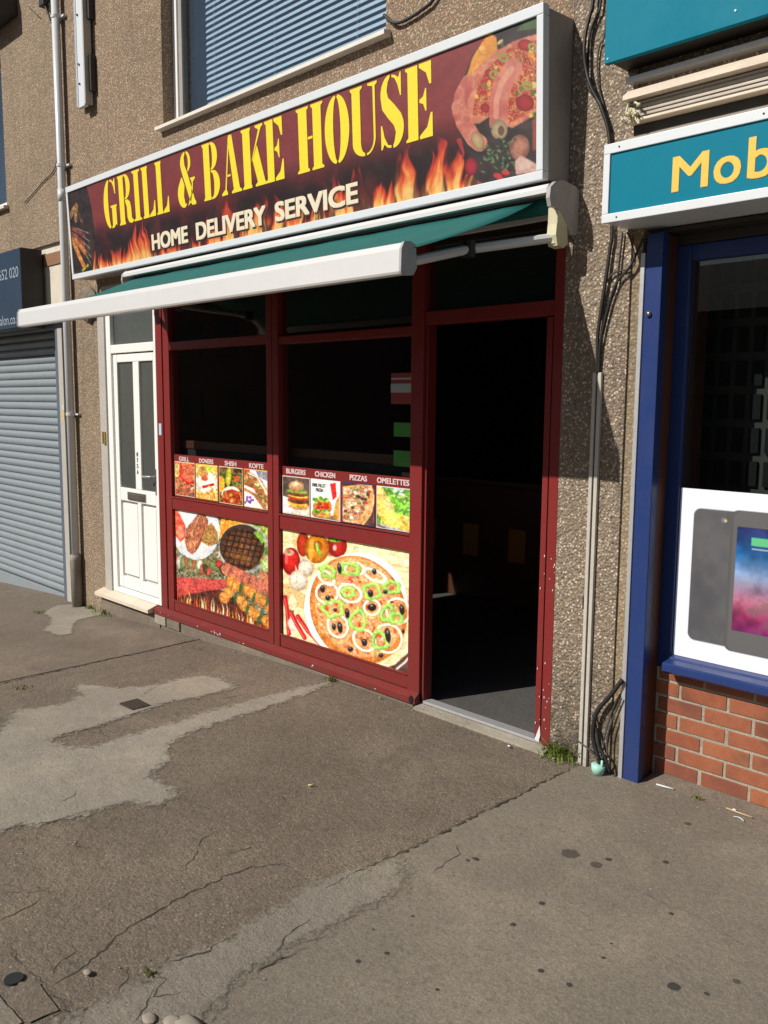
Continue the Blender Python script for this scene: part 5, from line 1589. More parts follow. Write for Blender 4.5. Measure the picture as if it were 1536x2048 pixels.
        for i in range(8):
            A.ell(*L(rr.uniform(.15, .65), rr.uniform(.55, .72)), .05 * w, .04 * h, 0, C(210, 50, 35))
    elif kind == 6:
        A.put(one, A.tex([C(70, 50, 50), C(110, 80, 70)], w / 4))
        A.poly([L(.0, .1), L(.9, .0), L(1, .3), L(.85, .75), L(.5, 1.02), L(.0, 1.0)], A.tex([C(225, 150, 90), C(240, 185, 120)], w / 6))
        A.poly([L(.0, .15), L(.8, .06), L(.88, .3), L(.7, .65), L(.4, .9), L(.0, .92)], A.tex([C(235, 210, 160), C(205, 90, 60), C(245, 230, 190), C(120, 90, 60), C(215, 130, 80)], w / 9, o=3))
        for i in range(46):
            x, y = rr.uniform(0, .85), rr.uniform(.12, .9)
            if x + y < 1.25:
                A.ell(*L(x, y), .055 * w, .035 * h, rr.uniform(0, 90), rr.choice([C(200, 60, 45), C(90, 80, 50), C(245, 235, 205), C(60, 45, 42), C(150, 160, 80), C(245, 225, 180)]), .9)
        A.stroke([L(.62, 1), L(.88, .72), L(1, .3)], .08 * w, C(238, 180, 120))
    elif kind == 7:
        A.put(one, A.tex([C(95, 165, 55), C(150, 210, 80), C(60, 120, 40), C(190, 225, 130)], w / 7, seed=6, o=3))
        A.poly([L(.0, .82), L(1, .95), L(1, 1.1), L(0, 1.1)], C(180, 180, 190))
        A.stroke([L(-.1, .12), L(.12, .45), L(.42, .74), L(1.05, .84)], .46 * w, A.tex([C(236, 196, 82), C(245, 215, 110), C(226, 170, 60)], w / 8))
        A.stroke([L(.0, .02), L(.25, .3), L(.4, .5)], .26 * w, C(240, 205, 130), .8)
        A.stroke([L(.0, .85), L(.4, .99), L(1, 1.04)], .05 * w, C(120, 90, 60))
        for i in range(9):
            A.ell(*L(rr.uniform(.5, .95), rr.uniform(.03, .18)), .06 * w, .03 * h, 0, C(225, 225, 235), .8)
    return A


PY = 0.030
p1 = empty('food_poster', (-5.3, PY, 0.5), 'window poster of chop, steak and kebabs in the lower left pane', 'poster')
A = poster_grill()
A.photo(11, 0.34, 2)
A.build('poster_print', PY, M['print'], p1, 1.05)
B('backing', M['litter'], p1, (-5.938, -4.708, PY + 0.001, PY + 0.004, 0.139, 0.864), bev=0)
p2 = empty('food_poster', (-3.97, PY, 0.5), 'large window poster of a whole vegetable pizza in the lower right pane', 'poster')
A = pizza_art()
A.photo(11, 0.24, 2)
A.build('poster_print', PY, M['print'], p2, 1.12)
B('backing', M['litter'], p2, (-4.572, -3.370, PY + 0.001, PY + 0.004, 0.139, 0.858), bev=0)

STR = [
    ('maroon menu strip with grill, doner, shish and kofte pictures above left poster', (-5.936, -4.712, 0.968, 1.296), [(125, 95), (1068, 185), (1068, 690), (130, 545)],
     [(0, [(133, 170), (333, 190), (335, 555), (140, 535)], M['letter_cream']), (1, [(345, 197), (562, 212), (562, 595), (345, 560)], M['mob_yellow']), (2, [(577, 222), (808, 240), (808, 645), (577, 605)], M['letter_cream']), (3, [(822, 245), (1073, 270), (1070, 690), (822, 650)], M['mob_yellow'])],
     [('GRILL', (178, 112), (278, 165)), ('DONERS', (380, 138), (520, 196)), ('SHISH', (635, 160), (747, 215)), ('KOFTE', (875, 190), (1012, 248))]),
    ('maroon menu strip with burger, chicken, pizza and omelette pictures above pizza poster', (-4.570, -3.374, 0.967, 1.284), [(78, 118), (1090, 210), (1085, 668), (80, 515)],
     [(4, [(80, 200), (297, 215), (295, 545), (80, 520)], M['letter_cream']), (5, [(303, 222), (535, 240), (535, 582), (303, 548)], M['litter']), (6, [(550, 245), (805, 268), (803, 618), (550, 592)], M['navy']), (7, [(817, 275), (1090, 300), (1085, 668), (815, 630)], M['litter'])],
     [('BURGERS', (112, 138), (262, 192)), ('CHICKEN', (338, 162), (495, 212)), ('PIZZAS', (610, 186), (742, 238)), ('OMELETTES', (822, 208), (1068, 270))])]
for lab, rect, src, pics, words in STR:
    x0, x1, z0, z1 = rect
    ms = empty('menu_strip', ((x0 + x1) / 2, PY, z0), lab, 'poster')
    B('backing', M['red'], ms, (x0, x1, PY, PY + 0.004, z0, z1), bev=0)
    H = hom(src, [(x0, z1), (x1, z1), (x1, z0), (x0, z0)])
    for kd, q, bm_ in pics:
        w = [happly(H, *map(float, p)) for p in q]
        rx0, rx1 = (w[0][0] + w[3][0]) / 2, (w[1][0] + w[2][0]) / 2
        rz1, rz0 = (w[0][1] + w[1][1]) / 2, (w[2][1] + w[3][1]) / 2
        rx0, rx1, rz0 = max(rx0, x0 + 0.004), min(rx1, x1 - 0.004), max(rz0, z0 + 0.003)
        B('picture_border', bm_, ms, (rx0, rx1, PY - 0.002, PY - 0.0003, rz0, rz1), bev=0)
        e = 0.005
        hi = hom([(rx0, rz1), (rx1, rz1), (rx1, rz0), (rx0, rz0)], q)
        A = food_small(kd, (rx0 + e, rx1 - e, rz0 + e, rz1 - e), q, 84, 92)
        A.photo((q[1][0] - q[0][0]) / 14, 0.34, 1)
        pic = A.build('picture', PY - 0.0032, M['print'], ms, 1.08)
        if kd == 5:
            text('100% FILLET', rx0 + 0.02, rx0 + 0.15, rz1 - 0.05, rz1 - 0.028, PY - 0.0042, M['black'], ms, 'lettering', 0.0, 0.0012)
            text('FRESH', rx0 + 0.055, rx0 + 0.125, rz1 - 0.08, rz1 - 0.058, PY - 0.0042, M['black'], ms, 'lettering', 0.0, 0.0012)
    for s_, a, b_ in words:
        wa, wb = happly(H, float(a[0]), float(a[1])), happly(H, float(b_[0]), float(b_[1]))
        zc = z1 - 0.030
        text(s_, wa[0], wb[0], zc - 0.016, zc + 0.016, PY - 0.002, M['letter_pink'], ms, 'lettering', 0.0, 0.0025)

# stickers
st_ = empty('window_sticker', (-3.46, 0.035, 1.8), 'red and white banded sticker in the right window pane', 'sticker')
B('red_band', M['red_sticker'], st_, (-3.555, -3.378, 0.034, 0.038, 1.70, 1.875), bev=0)
B('thin_band', M['pale_sticker'], st_, (-3.553, -3.38, 0.0325, 0.0339, 1.838, 1.848), bev=0)
B('white_band', M['pale_sticker'], st_, (-3.555, -3.378, 0.0315, 0.0338, 1.765, 1.815), bev=0)
for z0, z1, lab in ((1.515, 1.595, 'upper of two green stickers on the right window pane'), (1.345, 1.435, 'lower of two green stickers on the right window pane')):
    o = B('green_sticker', M['green_sticker'], None, (-3.53, -3.378, 0.034, 0.038, z0, z1), bev=0)
    tag(o, lab, 'sticker', 'green stickers on the window')
o = B('blue_sticker', M['blue_sticker'], None, (-6.098, -6.062, -0.0025, -0.0005, 1.44, 1.53), bev=0)
tag(o, 'small pale blue sticker on the maroon frame beside the white door', 'sticker')

# ------------------------------------------------------------------ phone shop on the right
pb = empty('phone_shop_building', (0.5, 0, 0), 'neighbouring phone shop building with navy woodwork and low brick wall', 'building')
PX1 = 2.2
MB().box(-1.985, 3.2, 0.0, T, 2.98, 6.4).build('wall', M['pilaster'], pb)
MB().box(3.0, 3.2, 0.0, T, -0.1, 2.98).build('pilaster', M['pilaster'], pb)
MB().box(-1.985, 3.2, 0.0, 3.2, 6.4, 6.55).build('roof', M['roof'], pb)
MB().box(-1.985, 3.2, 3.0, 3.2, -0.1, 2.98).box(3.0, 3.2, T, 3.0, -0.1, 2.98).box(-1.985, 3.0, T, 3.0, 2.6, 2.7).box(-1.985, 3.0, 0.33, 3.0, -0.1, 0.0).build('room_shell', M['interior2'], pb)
B('corner_post', M['navy'], pb, (-1.962, -1.884, 0.0, 0.055, -0.034, 2.44), bev=0.005)
B('post_edging', M['alu'], pb, (-1.984, -1.964, -0.006, 0.05, -0.03, 2.36), bev=0.002)
B('shutter_guide', M['wood'], pb, (-1.955, -1.892, 0.056, 0.15, -0.034, 2.44), bev=0.003)
B('inner_post', M['darkmetal'], pb, (-1.98, -1.905, 0.151, 0.34, -0.03, 2.44), bev=0)
MB().tube([(-1.935, -0.012, 2.10), (-1.935, 0.0, 2.10)], 0.012, 12).build('alarm_stud', M['chrome'], pb, True)
wf = B('window_frame', M['navy'], pb, (-1.903, -1.832, 0.152, 0.24, 0.50, 2.40), (-1.832, PX1, 0.152, 0.24, 0.50, 0.565), (-1.832, PX1, 0.152, 0.24, 2.33, 2.40), (PX1, PX1 + 0.07, 0.152, 0.24, 0.50, 2.40), (0.1, 0.17, 0.152, 0.24, 0.565, 2.33), bev=0.005)
MB().box(-1.832, PX1, 0.172, 0.178, 0.565, 2.33).build('pane', M['glass'], wf)
MB().prism_x([(0.047, 0.518), (0.047, 0.548), (0.055, 0.555), (0.115, 0.560), (0.12, 0.566), (0.151, 0.570), (0.151, 0.50), (0.08, 0.50)], -1.818, PX1).build('sill', M['navy'], pb)
bw = MB().box(-1.90, PX1, 0.1495, 0.27, -0.08, 0.50).build('low_wall', M['mortar'], pb)
nb = 0
pool = {}
for row in range(7):
    z0 = -0.004 + row * 0.0755
    if z0 > 0.47:
        break
    zt = min(z0 + 0.0635, 0.499)
    x = -1.90 - (0.1125 if row % 2 else 0.0) + 0.02
    while x < PX1:
        a, b_ = max(x, -1.90), min(x + 0.211, PX1)
        if b_ - a > 0.04:
            dx = random.uniform(-0.002, 0.002)
            dy = random.uniform(-0.0015, 0.002)
            MB().box(a + dx, b_ + dx, 0.145 + dy, 0.159, z0 + random.uniform(-.001, .001), zt, bev=0.0035).build('brick', BRICKS[random.choice([0, 0, 1, 2, 2, 3])], bw)
        x += 0.225
MB().prism_x([(0.06, -0.05), (0.06, -0.024), (0.11, -0.014), (0.146, -0.006), (0.153, -0.006), (0.153, -0.05)], -1.88, PX1).build('footing', M['plinth'], pb)
B('reveal', M['wood'], pb, (-1.832, -1.826, 0.182, 0.33, 0.0, 2.33), bev=0)
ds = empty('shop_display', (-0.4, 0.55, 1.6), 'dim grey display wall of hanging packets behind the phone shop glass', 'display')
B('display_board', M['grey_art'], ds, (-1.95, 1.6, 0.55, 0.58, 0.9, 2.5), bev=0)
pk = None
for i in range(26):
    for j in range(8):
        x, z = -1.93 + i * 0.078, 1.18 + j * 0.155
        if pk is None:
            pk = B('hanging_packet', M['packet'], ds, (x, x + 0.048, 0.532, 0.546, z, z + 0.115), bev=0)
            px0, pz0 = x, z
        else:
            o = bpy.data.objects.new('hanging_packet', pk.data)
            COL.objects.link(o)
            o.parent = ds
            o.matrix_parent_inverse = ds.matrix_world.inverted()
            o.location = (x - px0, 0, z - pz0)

# phone poster
pp = empty('phone_poster', (-1.4, 0.168, 0.95), 'white window poster showing two dark mobile phones', 'poster')
A = Art((-1.829, -0.62, 0.567, 1.339), [(0, 0), (1218, 0), (1218, 778), (0, 778)], 360, 230, (236, 237, 250))


def rrect(A, x0, x1, y0, y1, r, col, a=1.0):
    cx, cy = (x0 + x1) / 2, (y0 + y1) / 2
    qx, qy = np.abs(A.X - cx) - (x1 - x0) / 2 + r, np.abs(A.Y - cy) - (y1 - y0) / 2 + r
    d = np.hypot(np.maximum(qx, 0), np.maximum(qy, 0)) + np.minimum(np.maximum(qx, qy), 0) - r
    m = 1 - sstep(-1.5, 1.5, d)
    A.put(m * a, col)
    return m


grey = A.tex([C(92, 92, 96), C(104, 104, 106)], 60)
rrect(A, 66, 400, 85, 690, 34, grey)
rrect(A, 70, 396, 89, 686, 32, A.tex([C(80, 80, 84), C(96, 96, 98)], 120), 1)
A.ell(205, 128, 11, 11, 0, C(120, 122, 130))
A.ell(213, 130, 6, 6, 0, C(225, 195, 130))
A.ell(240, 128, 4, 4, 0, C(150, 80, 50))
rrect(A, 236, 586, 78, 706, 34, C(88, 88, 88))
rrect(A, 250, 572, 82, 702, 30, C(98, 97, 98))
m = rrect(A, 266, 556, 150, 610, 3, C(40, 60, 120))
t = (A.Y - 150) / 460
neb = fbm(A.X / 70, A.Y / 70, 4)
bg = np.zeros_like(A.C)
for (t0, c0), (t1, c1) in zip([(0, C(50, 56, 112)), (.25, C(30, 92, 150)), (.5, C(150, 160, 195)), (.7, C(205, 120, 150)), (.85, C(170, 60, 110))], [(.25, C(30, 92, 150)), (.5, C(150, 160, 195)), (.7, C(205, 120, 150)), (.85, C(170, 60, 110)), (1.01, C(130, 40, 110))]):
    k_ = ((t >= t0) & (t < t1))[..., None]
    f_ = ((t - t0) / (t1 - t0))[..., None]
    bg += k_ * (c0 * (1 - f_) + c1 * f_)
bg = bg * (0.55 + 0.8 * neb[..., None])
A.put(m, bg)
A.put(m * sstep(.45, .65, neb) * sstep(.45, .6, t) * .6, C(95, 90, 80))
rrect(A, 330, 500, 190, 225, 4, C(96, 190, 128))
rrect(A, 334, 500, 236, 242, 1, C(190, 190, 200), .8)
for q in range(3):
    rrect(A, 700 + q * 160, 820 + q * 160, 150 + q * 40, 640, 16, C(150, 155, 170))
    rrect(A, 708 + q * 160, 812 + q * 160, 190 + q * 40, 600, 3, C(110, 130, 180))
A.build('poster_print', 0.167, M['print'], pp, 0.95)
B('backing', M['litter'], pp, (-1.829, -0.62, 0.1675, 0.1695, 0.567, 1.339), bev=0)

# lower sign: Mob
ms = empty('phone_shop_sign', (0, -0.2, 2.47), 'teal box sign with white frame reading Mob in yellow letters', 'sign')
MX0, MX1, MZ0, MZ1 = -2.062, 2.6, 2.466, 2.784
B('sign_box', M['sign_white'], ms, (MX0 + 0.002, MX1, -0.188, 0.195, MZ0 + 0.003, MZ1 - 0.003), bev=0.003)
for bx in ((MX0, MX1, -0.207, -0.186, MZ1 - 0.040, MZ1), (MX0, MX1, -0.207, -0.186, MZ0, MZ0 + 0.036), (MX0, MX0 + 0.03, -0.2065, -0.186, MZ0 + 0.0365, MZ1 - 0.0405), (MX1 - 0.03, MX1, -0.2065, -0.186, MZ0 + 0.0365, MZ1 - 0.0405)):
    B('sign_frame', M['sign_white'], ms, bx, bev=0.003)
B('sign_face', M['teal'], ms, (MX0 + 0.03, MX1 - 0.03, -0.198, -0.188, MZ0 + 0.036, MZ1 - 0.04), bev=0)
text('M', -1.748, -1.606, 2.546, 2.676, -0.2, M['mob_yellow'], ms, 'letter', 0.0, 0.004)
text('o', -1.578, -1.480, 2.543, 2.640, -0.2, M['mob_yellow'], ms, 'letter', 0.0, 0.004)
text('b', -1.448, -1.355, 2.543, 2.690, -0.2, M['mob_yellow'], ms, 'letter', 0.0, 0.004)
for x, z in ((-1.99, MZ1 - 0.02), (-1.99, MZ0 + 0.017), (-1.4, MZ1 - 0.02)):
    MB().tube([(x, -0.2085, z), (x, -0.207, z)], 0.004, 8).build('screw', M['iron'], ms)
MB().prism_x([(-0.185, MZ1 - 0.003), (-0.06, MZ1 + 0.055), (0.0, MZ1 + 0.055), (0.0, MZ1 - 0.003)], MX0 + 0.03, MX1).build('sign_hood', M['alu_beige'], ms)

# shutter box above it
sbx = empty('shutter_box', (0, -0.05, 2.9), 'weathered ribbed aluminium shutter box between the two teal signs', 'shutter box')
B('box_body', M['alu_beige'], sbx, (-2.03, 2.8, -0.085, 0.0, 2.898, 2.968), bev=0.003)
for i in range(4):
    B('rib', M['alu_beige'], sbx, (-2.03, 2.8, -0.0905, -0.0852, 2.906 + i * 0.0165, 2.916 + i * 0.0165), bev=0.0015)
MB().prism_x([(-0.13, 2.972), (-0.13, 2.988), (-0.09, 3.018), (0.0, 3.022), (0.0, 2.970)], -2.03, 2.8).build('top_ledge', M['cream'], sbx)
B('lower_lip', M['cream'], sbx, (-2.03, 2.8, -0.10, -0.02, 2.886, 2.896), bev=0.002)
B('underside_track', M['darkmetal'], sbx, (-2.02, 2.8, -0.05, 0.0, 2.84, 2.885), bev=0.002)
B('upper_rail', M['alu'], sbx, (-2.06, 2.8, -0.06, 0.0, 3.066, 3.088), bev=0.002)
# frayed foam and wires at its end
fm = MB()
for q in range(26):
    p = Vector((-2.03 + random.uniform(-.01, .05), -0.10 + random.uniform(-.02, .01), 2.93 + random.uniform(-.03, .03)))
    pts = [p]
    for _ in range(4):
        p = p + Vector((random.uniform(-.008, .02), random.uniform(-.01, .005), random.uniform(-.025, .01)))
        pts.append(p)
    fm.tube(pts, random.uniform(0.002, 0.006), 5)
o = fm.build('frayed_insulation', M['awn_cream'], None, True)
tag(o, 'tangle of pale frayed insulation at the end of the ribbed shutter box', 'insulation')

us = empty('upper_sign', (0, -0.15, 3.13), 'large plain teal sign board above the phone shop shutter box', 'sign')
B('sign_board', M['teal'], us, (-2.108, 2.8, -0.158, -0.13, 3.128, 4.25), bev=0.002)
B('sign_carcass', M['darkmetal'], us, (-2.09, 2.78, -0.13, 0.0, 3.135, 4.24), bev=0)
for x, z in ((-2.09, 3.145), (-1.55, 3.175), (-1.1, 3.145)):
    MB().tube([(x, -0.161, z), (x, -0.158, z)], 0.004, 8).build('screw', M['alu'], us)
B('soffit', M['darkmetal'], pb, (-1.96, 3.0, 0.056, 0.30, 2.445, 2.462), bev=0)
B('shutter_roll', M['darkmetal'], pb, (-1.90, 3.0, 0.151, 0.30, 2.402, 2.444), bev=0)
MB().box(-1.985, 3.0, 0.2, 0.28, 2.462, 2.98).build('lintel_wall', M['interior2'], pb)

# ------------------------------------------------------------------ conduit and cables on the right pilaster
cd = empty('cable_cover', (-2.17, -0.01, 0), 'pair of ivory cable cover strips running up the right pilaster', 'conduit')
for a, b_ in ((-2.195, -2.177), (-2.168, -2.149)):
    B('cover_strip', M['conduit'], cd, (a, b_, -0.018, 0.0, -0.026, 1.852), bev=0.003)
B('cover_base', M['black'], cd, (-2.1765, -2.1685, -0.008, 0.0, -0.026, 1.85), bev=0)
B('clip', M['black'], cd, (-2.207, -2.196, -0.012, 0.0, 0.74, 0.80), bev=0.002)
CB = [
    ([(-2.25, -0.03, 3.80), (-2.256, -0.03, 3.469), (-2.268, -0.03, 3.413), (-2.284, -0.035, 3.341), (-2.286, -0.04, 3.265), (-2.277, -0.035, 3.186), (-2.251, -0.035, 3.108), (-2.219, -0.03, 3.048), (-2.191, -0.03, 2.996), (-2.15, -0.02, 2.85), (-2.122, -0.02, 2.478), (-2.128, -0.02, 2.4), (-2.141, -0.02, 2.283), (-2.172, -0.02, 2.045), (-2.172, -0.02, 1.956), (-2.172, -0.012, 1.845)], 0.0085, 'thickest black cable on the right pilaster, bowing past the sign end'),
    ([(-2.22, -0.02, 3.80), (-2.223, -0.02, 3.459), (-2.242, -0.02, 3.405), (-2.269, -0.02, 3.346), (-2.277, -0.02, 3.262), (-2.274, -0.02, 3.123), (-2.246, -0.02, 3.073), (-2.203, -0.02, 3.017), (-2.15, -0.012, 2.9)], 0.006, 'black cable following the thickest one beside the sign end'),
    ([(-2.19, -0.012, 3.6), (-2.202, -0.012, 3.321), (-2.225, -0.012, 3.279), (-2.234, -0.012, 3.221), (-2.229, -0.012, 3.143), (-2.221, -0.012, 3.095), (-2.17, -0.012, 2.95)], 0.004, 'thin dark cable nearest the upper teal sign'),
    ([(-1.968, -0.02, 2.42), (-2.025, -0.02, 2.307), (-2.089, -0.02, 2.242), (-2.132, -0.02, 2.117), (-2.160, -0.02, 1.981), (-2.165, -0.012, 1.845)], 0.006, 'black cable slanting from the blue post top to the ivory cover'),
    ([(-2.05, -0.015, 2.455), (-2.031, -0.015, 2.42), (-2.005, -0.015, 2.33), (-2.03, -0.015, 2.30), (-2.114, -0.015, 2.285), (-2.155, -0.015, 2.219), (-2.173, -0.015, 2.1)], 0.004, 'thin looping cable under the Mob sign corner'),
    ([(-2.072, -0.015, 2.459), (-2.086, -0.015, 2.278), (-2.096, -0.015, 2.211), (-2.119, -0.015, 2.154), (-2.15, -0.015, 2.02)], 0.0045, 'thin cable dropping straight from under the Mob sign'),
    ([(-1.975, -0.02, 0.45), (-2.019, -0.03, 0.376), (-2.087, -0.035, 0.276), (-2.107, -0.035, 0.186), (-2.099, -0.035, 0.113), (-2.073, -0.035, 0.053), (-2.06, -0.03, -0.01)], 0.011, 'thick black cable curving down from the post edge to the mint cap'),
    ([(-2.12, -0.02, 0.25), (-2.09, -0.03, 0.17), (-2.069, -0.04, 0.108), (-2.035, -0.04, 0.067), (-2.01, -0.035, 0.0)], 0.007, 'short black cable looping behind the mint cap'),
    ([(-1.974, -0.02, 0.363), (-2.006, -0.025, 0.273), (-2.032, -0.03, 0.166), (-2.031, -0.03, 0.049), (-2.04, -0.025, -0.01)], 0.004, 'thin black wire nearest the blue post foot'),
    ([(-2.0, -0.02, 0.349), (-2.031, -0.02, 0.249), (-2.054, -0.02, 0.143), (-2.06, -0.02, 0.02)], 0.0035, 'thin dusty wire between the thick cable and blue post'),
    ([(-2.23, -0.03, 0.11), (-2.163, -0.045, 0.098), (-2.106, -0.05, 0.077), (-2.068, -0.045, 0.05)], 0.004, 'wire crossing in front of the ivory cover foot'),
]
for pts, r, lab in CB:
    o = MB().tube(smooth_path(pts), r, 7).build('cable', M['cable'] if r > 0.004 else M['cable_grey'], None, True)
    tag(o, lab, 'cable')
mc = MB().tube([(-2.066, -0.045, gz(-2) + 0.004), (-2.066, -0.045, 0.0), (-2.064, -0.045, 0.022)], [0.024, 0.032, 0.034], 16).tube([(-2.045, -0.05, 0.0), (-2.043, -0.05, 0.05)], 0.006, 8).build('plastic_cap', M['mint'], None, True)
tag(mc, 'mint green plastic cap round the cables at the pilaster foot', 'cap')

# ------------------------------------------------------------------ drain cover, stopcock cover, gum, litter, weeds
dc = empty('drain_cover', (-4.445, -1.15, gz(-4.445)), 'small square rusty iron drain cover set in the pale patch', 'drain cover')
zc = gz(-4.445)
MB().box(-4.555, -4.335, -1.225, -1.07, zc - 0.02, zc + 0.008, bev=0.003).build('collar', M['patch'], dc)
MB().box(-4.525, -4.365, -1.205, -1.090, zc - 0.01, zc + 0.0105, bev=0.002).build('lid', M['iron'], dc)
for i in range(4):
    MB().box(-4.515, -4.375, -1.196 + i * 0.028, -1.184 + i * 0.028, zc + 0.0105, zc + 0.0125).build('rib', M['iron'], dc)
zc = gz(-2.49) + 0.013
sc = MB().tube([(-2.492, -2.605, zc - 0.03), (-2.492, -2.605, zc - 0.005)], 0.028, 24).build('stopcock_cover', M['teal_iron'], None)
tag(sc, 'small round dark stopcock cover at the lower left corner', 'stopcock cover')

GS = [(-1.743, -0.762, 0.034), (-1.63, -0.758, 0.022), (-1.619, -0.69, 0.011), (-1.623, -1.119, 0.010), (-1.413, -1.422, 0.009), (-1.315, -1.414, 0.008), (-1.093, -1.192, 0.018), (-1.543, -0.197, 0.015), (-1.882, -1.503, 0.005), (-1.802, -1.705, 0.007), (-1.835, -1.798, 0.008), (-0.972, -1.033, 0.012), (-1.279, -0.848, 0.007), (-1.617, -1.292, 0.009), (-1.313, -1.227, 0.006), (-1.987, -1.092, 0.006), (-1.334, -1.144, 0.004), (-1.922, -1.651, 0.004), (-1.576, -1.717, 0.006), (-1.457, -0.548, 0.011), (-1.01, -1.152, 0.007), (-1.972, -1.062, 0.010)]
GL_ = ['largest faded oval stain in the middle of the grey slab', 'second faded stain just right of the largest one', 'small dark stain beyond the two large faded ones', 'dark gum spot below the largest faded stain', 'gum spot at lower middle of the grey slab, upper of a pair', 'gum spot at lower middle of the grey slab, lower of a pair', 'darkest large trodden gum blot at the lower right', 'faded stain on the grey slab before the brick wall', 'tiny gum spot near the pale strip, left part of slab', 'dark gum spot at the left of the slab, one of two', 'gum spot at the very left of the slab above the bottom edge', 'faded stain at the right edge below the hairline crack', 'small gum spot above the hairline crack at right', 'small gum spot left of the slab centre', 'small gum spot between the pair and the darkest blot', 'small gum spot beside the joint and the pale strip', 'pinhead gum spot near the centre of the slab bottom', 'pinhead gum spot near the lower left of the slab', 'gum spot at the bottom edge left of centre', 'faded stain right of the two large ones, towards the bricks', 'small gum spot just right of the darkest blot', 'gum spot beside the joint, nearer the doorway']
for i, (x, y, r) in enumerate(GS):
    nn = 14
    r = r * (1.25 if r > 0.0105 else 1.35)
    zz = gz(x) + (0.0058 if x > -1.94 else 0.0092)
    vs, ev, fc = [(x, y, zz + 0.0006)], [1.0], []
    rad = [random.uniform(0.85, 1.12) for _ in range(nn)]
    for q, e in ((0.55, 0.85), (1.0, 0.0)):
        for k in range(nn):
            a = 2 * math.pi * k / nn
            vs.append((x + r * q * rad[k] * math.cos(a), y + r * q * rad[k] * math.sin(a), zz))
            ev.append(e)
    for k in range(nn):
        k2 = (k + 1) % nn
        fc.append((0, 1 + k, 1 + k2))
        fc.append((1 + k, 1 + nn + k, 1 + nn + k2, 1 + k2))
    me = bpy.data.meshes.new('gum_spot')
    me.from_pydata(vs, [], fc)
    me.attributes.new('edge', 'FLOAT', 'POINT').data.foreach_set('value', ev)
    pale = r > 0.014 and i != 6
    me.materials.append(M['gum_pale'] if pale else M['gum'])
    o = bpy.data.objects.new('stain' if pale else 'gum_spot', me)
    COL.objects.link(o)
    tag(o, GL_[i], 'stain' if pale else 'gum spot', 'faded stains on the concrete' if pale else 'gum spots on the pavement')


grit = MB()
for q in range(900):
    if q < 420:
        x = random.uniform(-7.2, -0.4)
        y = (-0.055 if x < -2.2 else 0.05) - abs(random.gauss(0, 0.05))
    elif q < 560:
        x, y = -2.20 + random.gauss(0, 0.03), random.uniform(-2.6, -0.1)
    else:
        x, y = random.uniform(-5.4, -0.8), random.uniform(-2.5, -0.1)
    r = random.uniform(0.0012, 0.0042)
    z = gz(x) + (0.0085 if -2.3 < x < -1.9 and y < -1.2 else 0.0045)
    c = [grit.bm.verts.new((x + r * a * random.uniform(.7, 1.3), y + r * b_ * random.uniform(.7, 1.3), z + r * c_)) for a, b_, c_ in ((1, 0, 0), (0, 1, 0), (-1, 0, 0), (0, -1, 0), (0, 0, 1))]
    for a, b_ in ((0, 1), (1, 2), (2, 3), (3, 0)):
        grit.bm.faces.new((c[a], c[b_], c[4]))
o = grit.build('grit', M['pebble'], None)
tag(o, 'loose grit and tiny stone chips scattered over the pavement', 'grit', kind='stuff')


def bar_litter(name, p, q, r, mat, lab, cat):
    z = gz(p[0]) + 0.006 + r
    a, b_ = Vector((*p, z)), Vector((*q, z))
    mid = a.lerp(b_, 0.5) + Vector((0.002, -0.003, 0.001))
    o = MB().tube([a, mid, b_], r, 7).build(name, mat, None, True)
    tag(o, lab, cat)


bar_litter('paper_straw', (-1.815, 0.045), (-1.735, 0.056), 0.004, M['litter'], 'white paper straw lying at the foot of the brick wall', 'straw')
bar_litter('wooden_stick', (-1.49, 0.05), (-1.375, 0.045), 0.0035, M['stickwood'], 'thin wooden stick lying before the brick wall at right', 'stick')
o = MB().tube(smooth_path([(-1.434, -0.003, gz(-1.4) + 0.009), (-1.415, 0.004, gz(-1.4) + 0.010), (-1.398, -0.002, gz(-1.4) + 0.009), (-1.388, -0.012, gz(-1.4) + 0.009)]), 0.0022, 6).build('paper_scrap', M['litter'], None, True)
tag(o, 'curled white scrap on the concrete nearest the right edge', 'litter')
bar_litter('cigarette_end', (-2.905, -1.12), (-2.886, -1.10), 0.004, M['stickwood'], 'orange cigarette end on the brown pavement before the doorway', 'cigarette end')
for i, (x, y, lab) in enumerate(((-2.551, -0.095, 'white scrap just outside the door threshold'), (-1.456, 0.055, 'small white lump by the footing of the brick wall'), (-2.305, -0.06, 'pale pebble by the weed at the right pilaster'), (-5.0, -0.08, 'pale pebble below the maroon sill, left of centre'), (-3.52, -0.07, 'pale crumb below the maroon sill near the right post'))):
    m = MB()
    bmesh.ops.create_icosphere(m.bm, subdivisions=1, radius=0.008)
    for v in m.bm.verts:
        v.co = Vector((v.co.x * 1.3 + x, v.co.y + y, v.co.z * 0.6 + gz(x) + 0.012))
    tag(m.build('scrap', M['litter'] if i < 2 else M['pebble'], None, True), lab, 'litter')


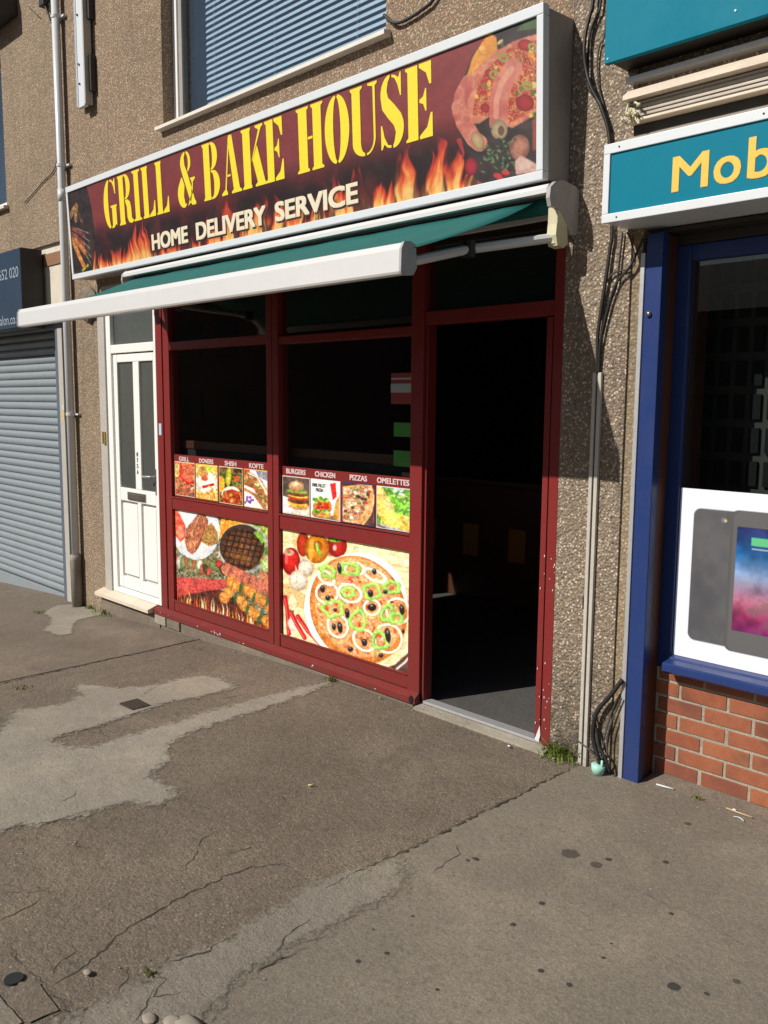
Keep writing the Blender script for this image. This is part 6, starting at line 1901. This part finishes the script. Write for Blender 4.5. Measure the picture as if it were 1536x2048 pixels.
def weed(x, y, r, n, h, lab, mat, yb=0.0):
    m = MB()
    for _ in range(n):
        a = random.uniform(0, 6.28)
        bx, by = x + random.gauss(0, r * 0.4), y + random.gauss(0, r * 0.25)
        by = min(by, -0.005 + yb)
        hh = h * random.uniform(0.4, 1.1)
        lean = random.uniform(0.2, 1.0) * hh
        w = random.uniform(0.0015, 0.004)
        dx, dy = math.cos(a), -abs(math.sin(a))
        z = gz(bx) + 0.003
        px, py = -dy, dx
        v = []
        for t, ww in ((0, 1), (0.5, 1.2), (0.85, 0.7)):
            cx, cy, cz = bx + dx * lean * t * t, by + dy * lean * t * t, z + hh * t
            v.append((m.bm.verts.new((cx - px * w * ww, cy - py * w * ww, cz)), m.bm.verts.new((cx + px * w * ww, cy + py * w * ww, cz))))
        tip = m.bm.verts.new((bx + dx * lean, by + dy * lean, z + hh * 0.95))
        for p, q in zip(v, v[1:]):
            m.bm.faces.new((p[0], p[1], q[1], q[0]))
        m.bm.faces.new((v[-1][0], v[-1][1], tip))
    o = m.build('weed', mat, None)
    tag(o, lab, 'weed')


weed(-2.30, -0.02, 0.10, 150, 0.085, 'bright green weed tuft at the foot of the right pilaster', M['grass'])
weed(-7.03, -0.05, 0.20, 90, 0.05, 'low green weeds under the white door sill', M['grass'])
weed(-7.35, -0.03, 0.07, 60, 0.04, 'small green weeds at the foot of the left pilaster', M['grass'])
weed(-3.97, -0.06, 0.06, 60, 0.035, 'small weed below the maroon sill at its middle', M['grass_dry'])
weed(-2.225, -2.296, 0.03, 36, 0.022, 'tiny yellow green weed in the pavement joint near the camera', M['grass_dry'], yb=-2.0)
weed(-5.28, -1.47, 0.10, 34, 0.022, 'sparse weed in the pavement joint at the left edge', M['grass_dry'], yb=-1.2)
weed(-7.55, -0.40, 0.09, 30, 0.03, 'small weed on the pavement before the drainpipe foot', M['grass_dry'], yb=-0.3)
weed(-1.62, 0.055, 0.03, 20, 0.03, 'tiny weed at the foot of the brick wall', M['grass'], yb=0.06)

# ------------------------------------------------------------------ houses across the street (seen only as dark reflections)
src_h = empty('terraced_house', (-30, -16, 0), 'brick terraced house across the street, leftmost of its row', 'house', 'houses across the street')
hp = []
hp.append(MB().box(-33, -27.02, -24, -16, -2.3, 5.6).build('wall', M['opp_brick'], src_h))
hp.append(MB().prism_x([(-24.3, 5.61), (-15.7, 5.61), (-20, 8.2)], -33, -27.02).build('roof', M['roof'], src_h))
for x in (-32, -29.5):
    for z in (0.7, 3.4):
        hp.append(B('window', M['roof'], src_h, (x, x + 1.4, -15.99, -15.94, z, z + 1.4), bev=0))
        hp.append(B('pane', M['black'], src_h, (x + 0.08, x + 1.32, -15.938, -15.93, z + 0.08, z + 1.32), bev=0))
for i in range(1, 9):
    r = src_h.copy()
    COL.objects.link(r)
    r.location = src_h.location + Vector((6.0 * i, 0, 0))
    r['label'] = 'brick terraced house across the street, %s in the row from the left' % ('second', 'third', 'fourth', 'fifth', 'sixth', 'seventh', 'eighth', 'ninth')[i - 1]
    for c in hp:
        d = c.copy()
        COL.objects.link(d)
        d.parent = r
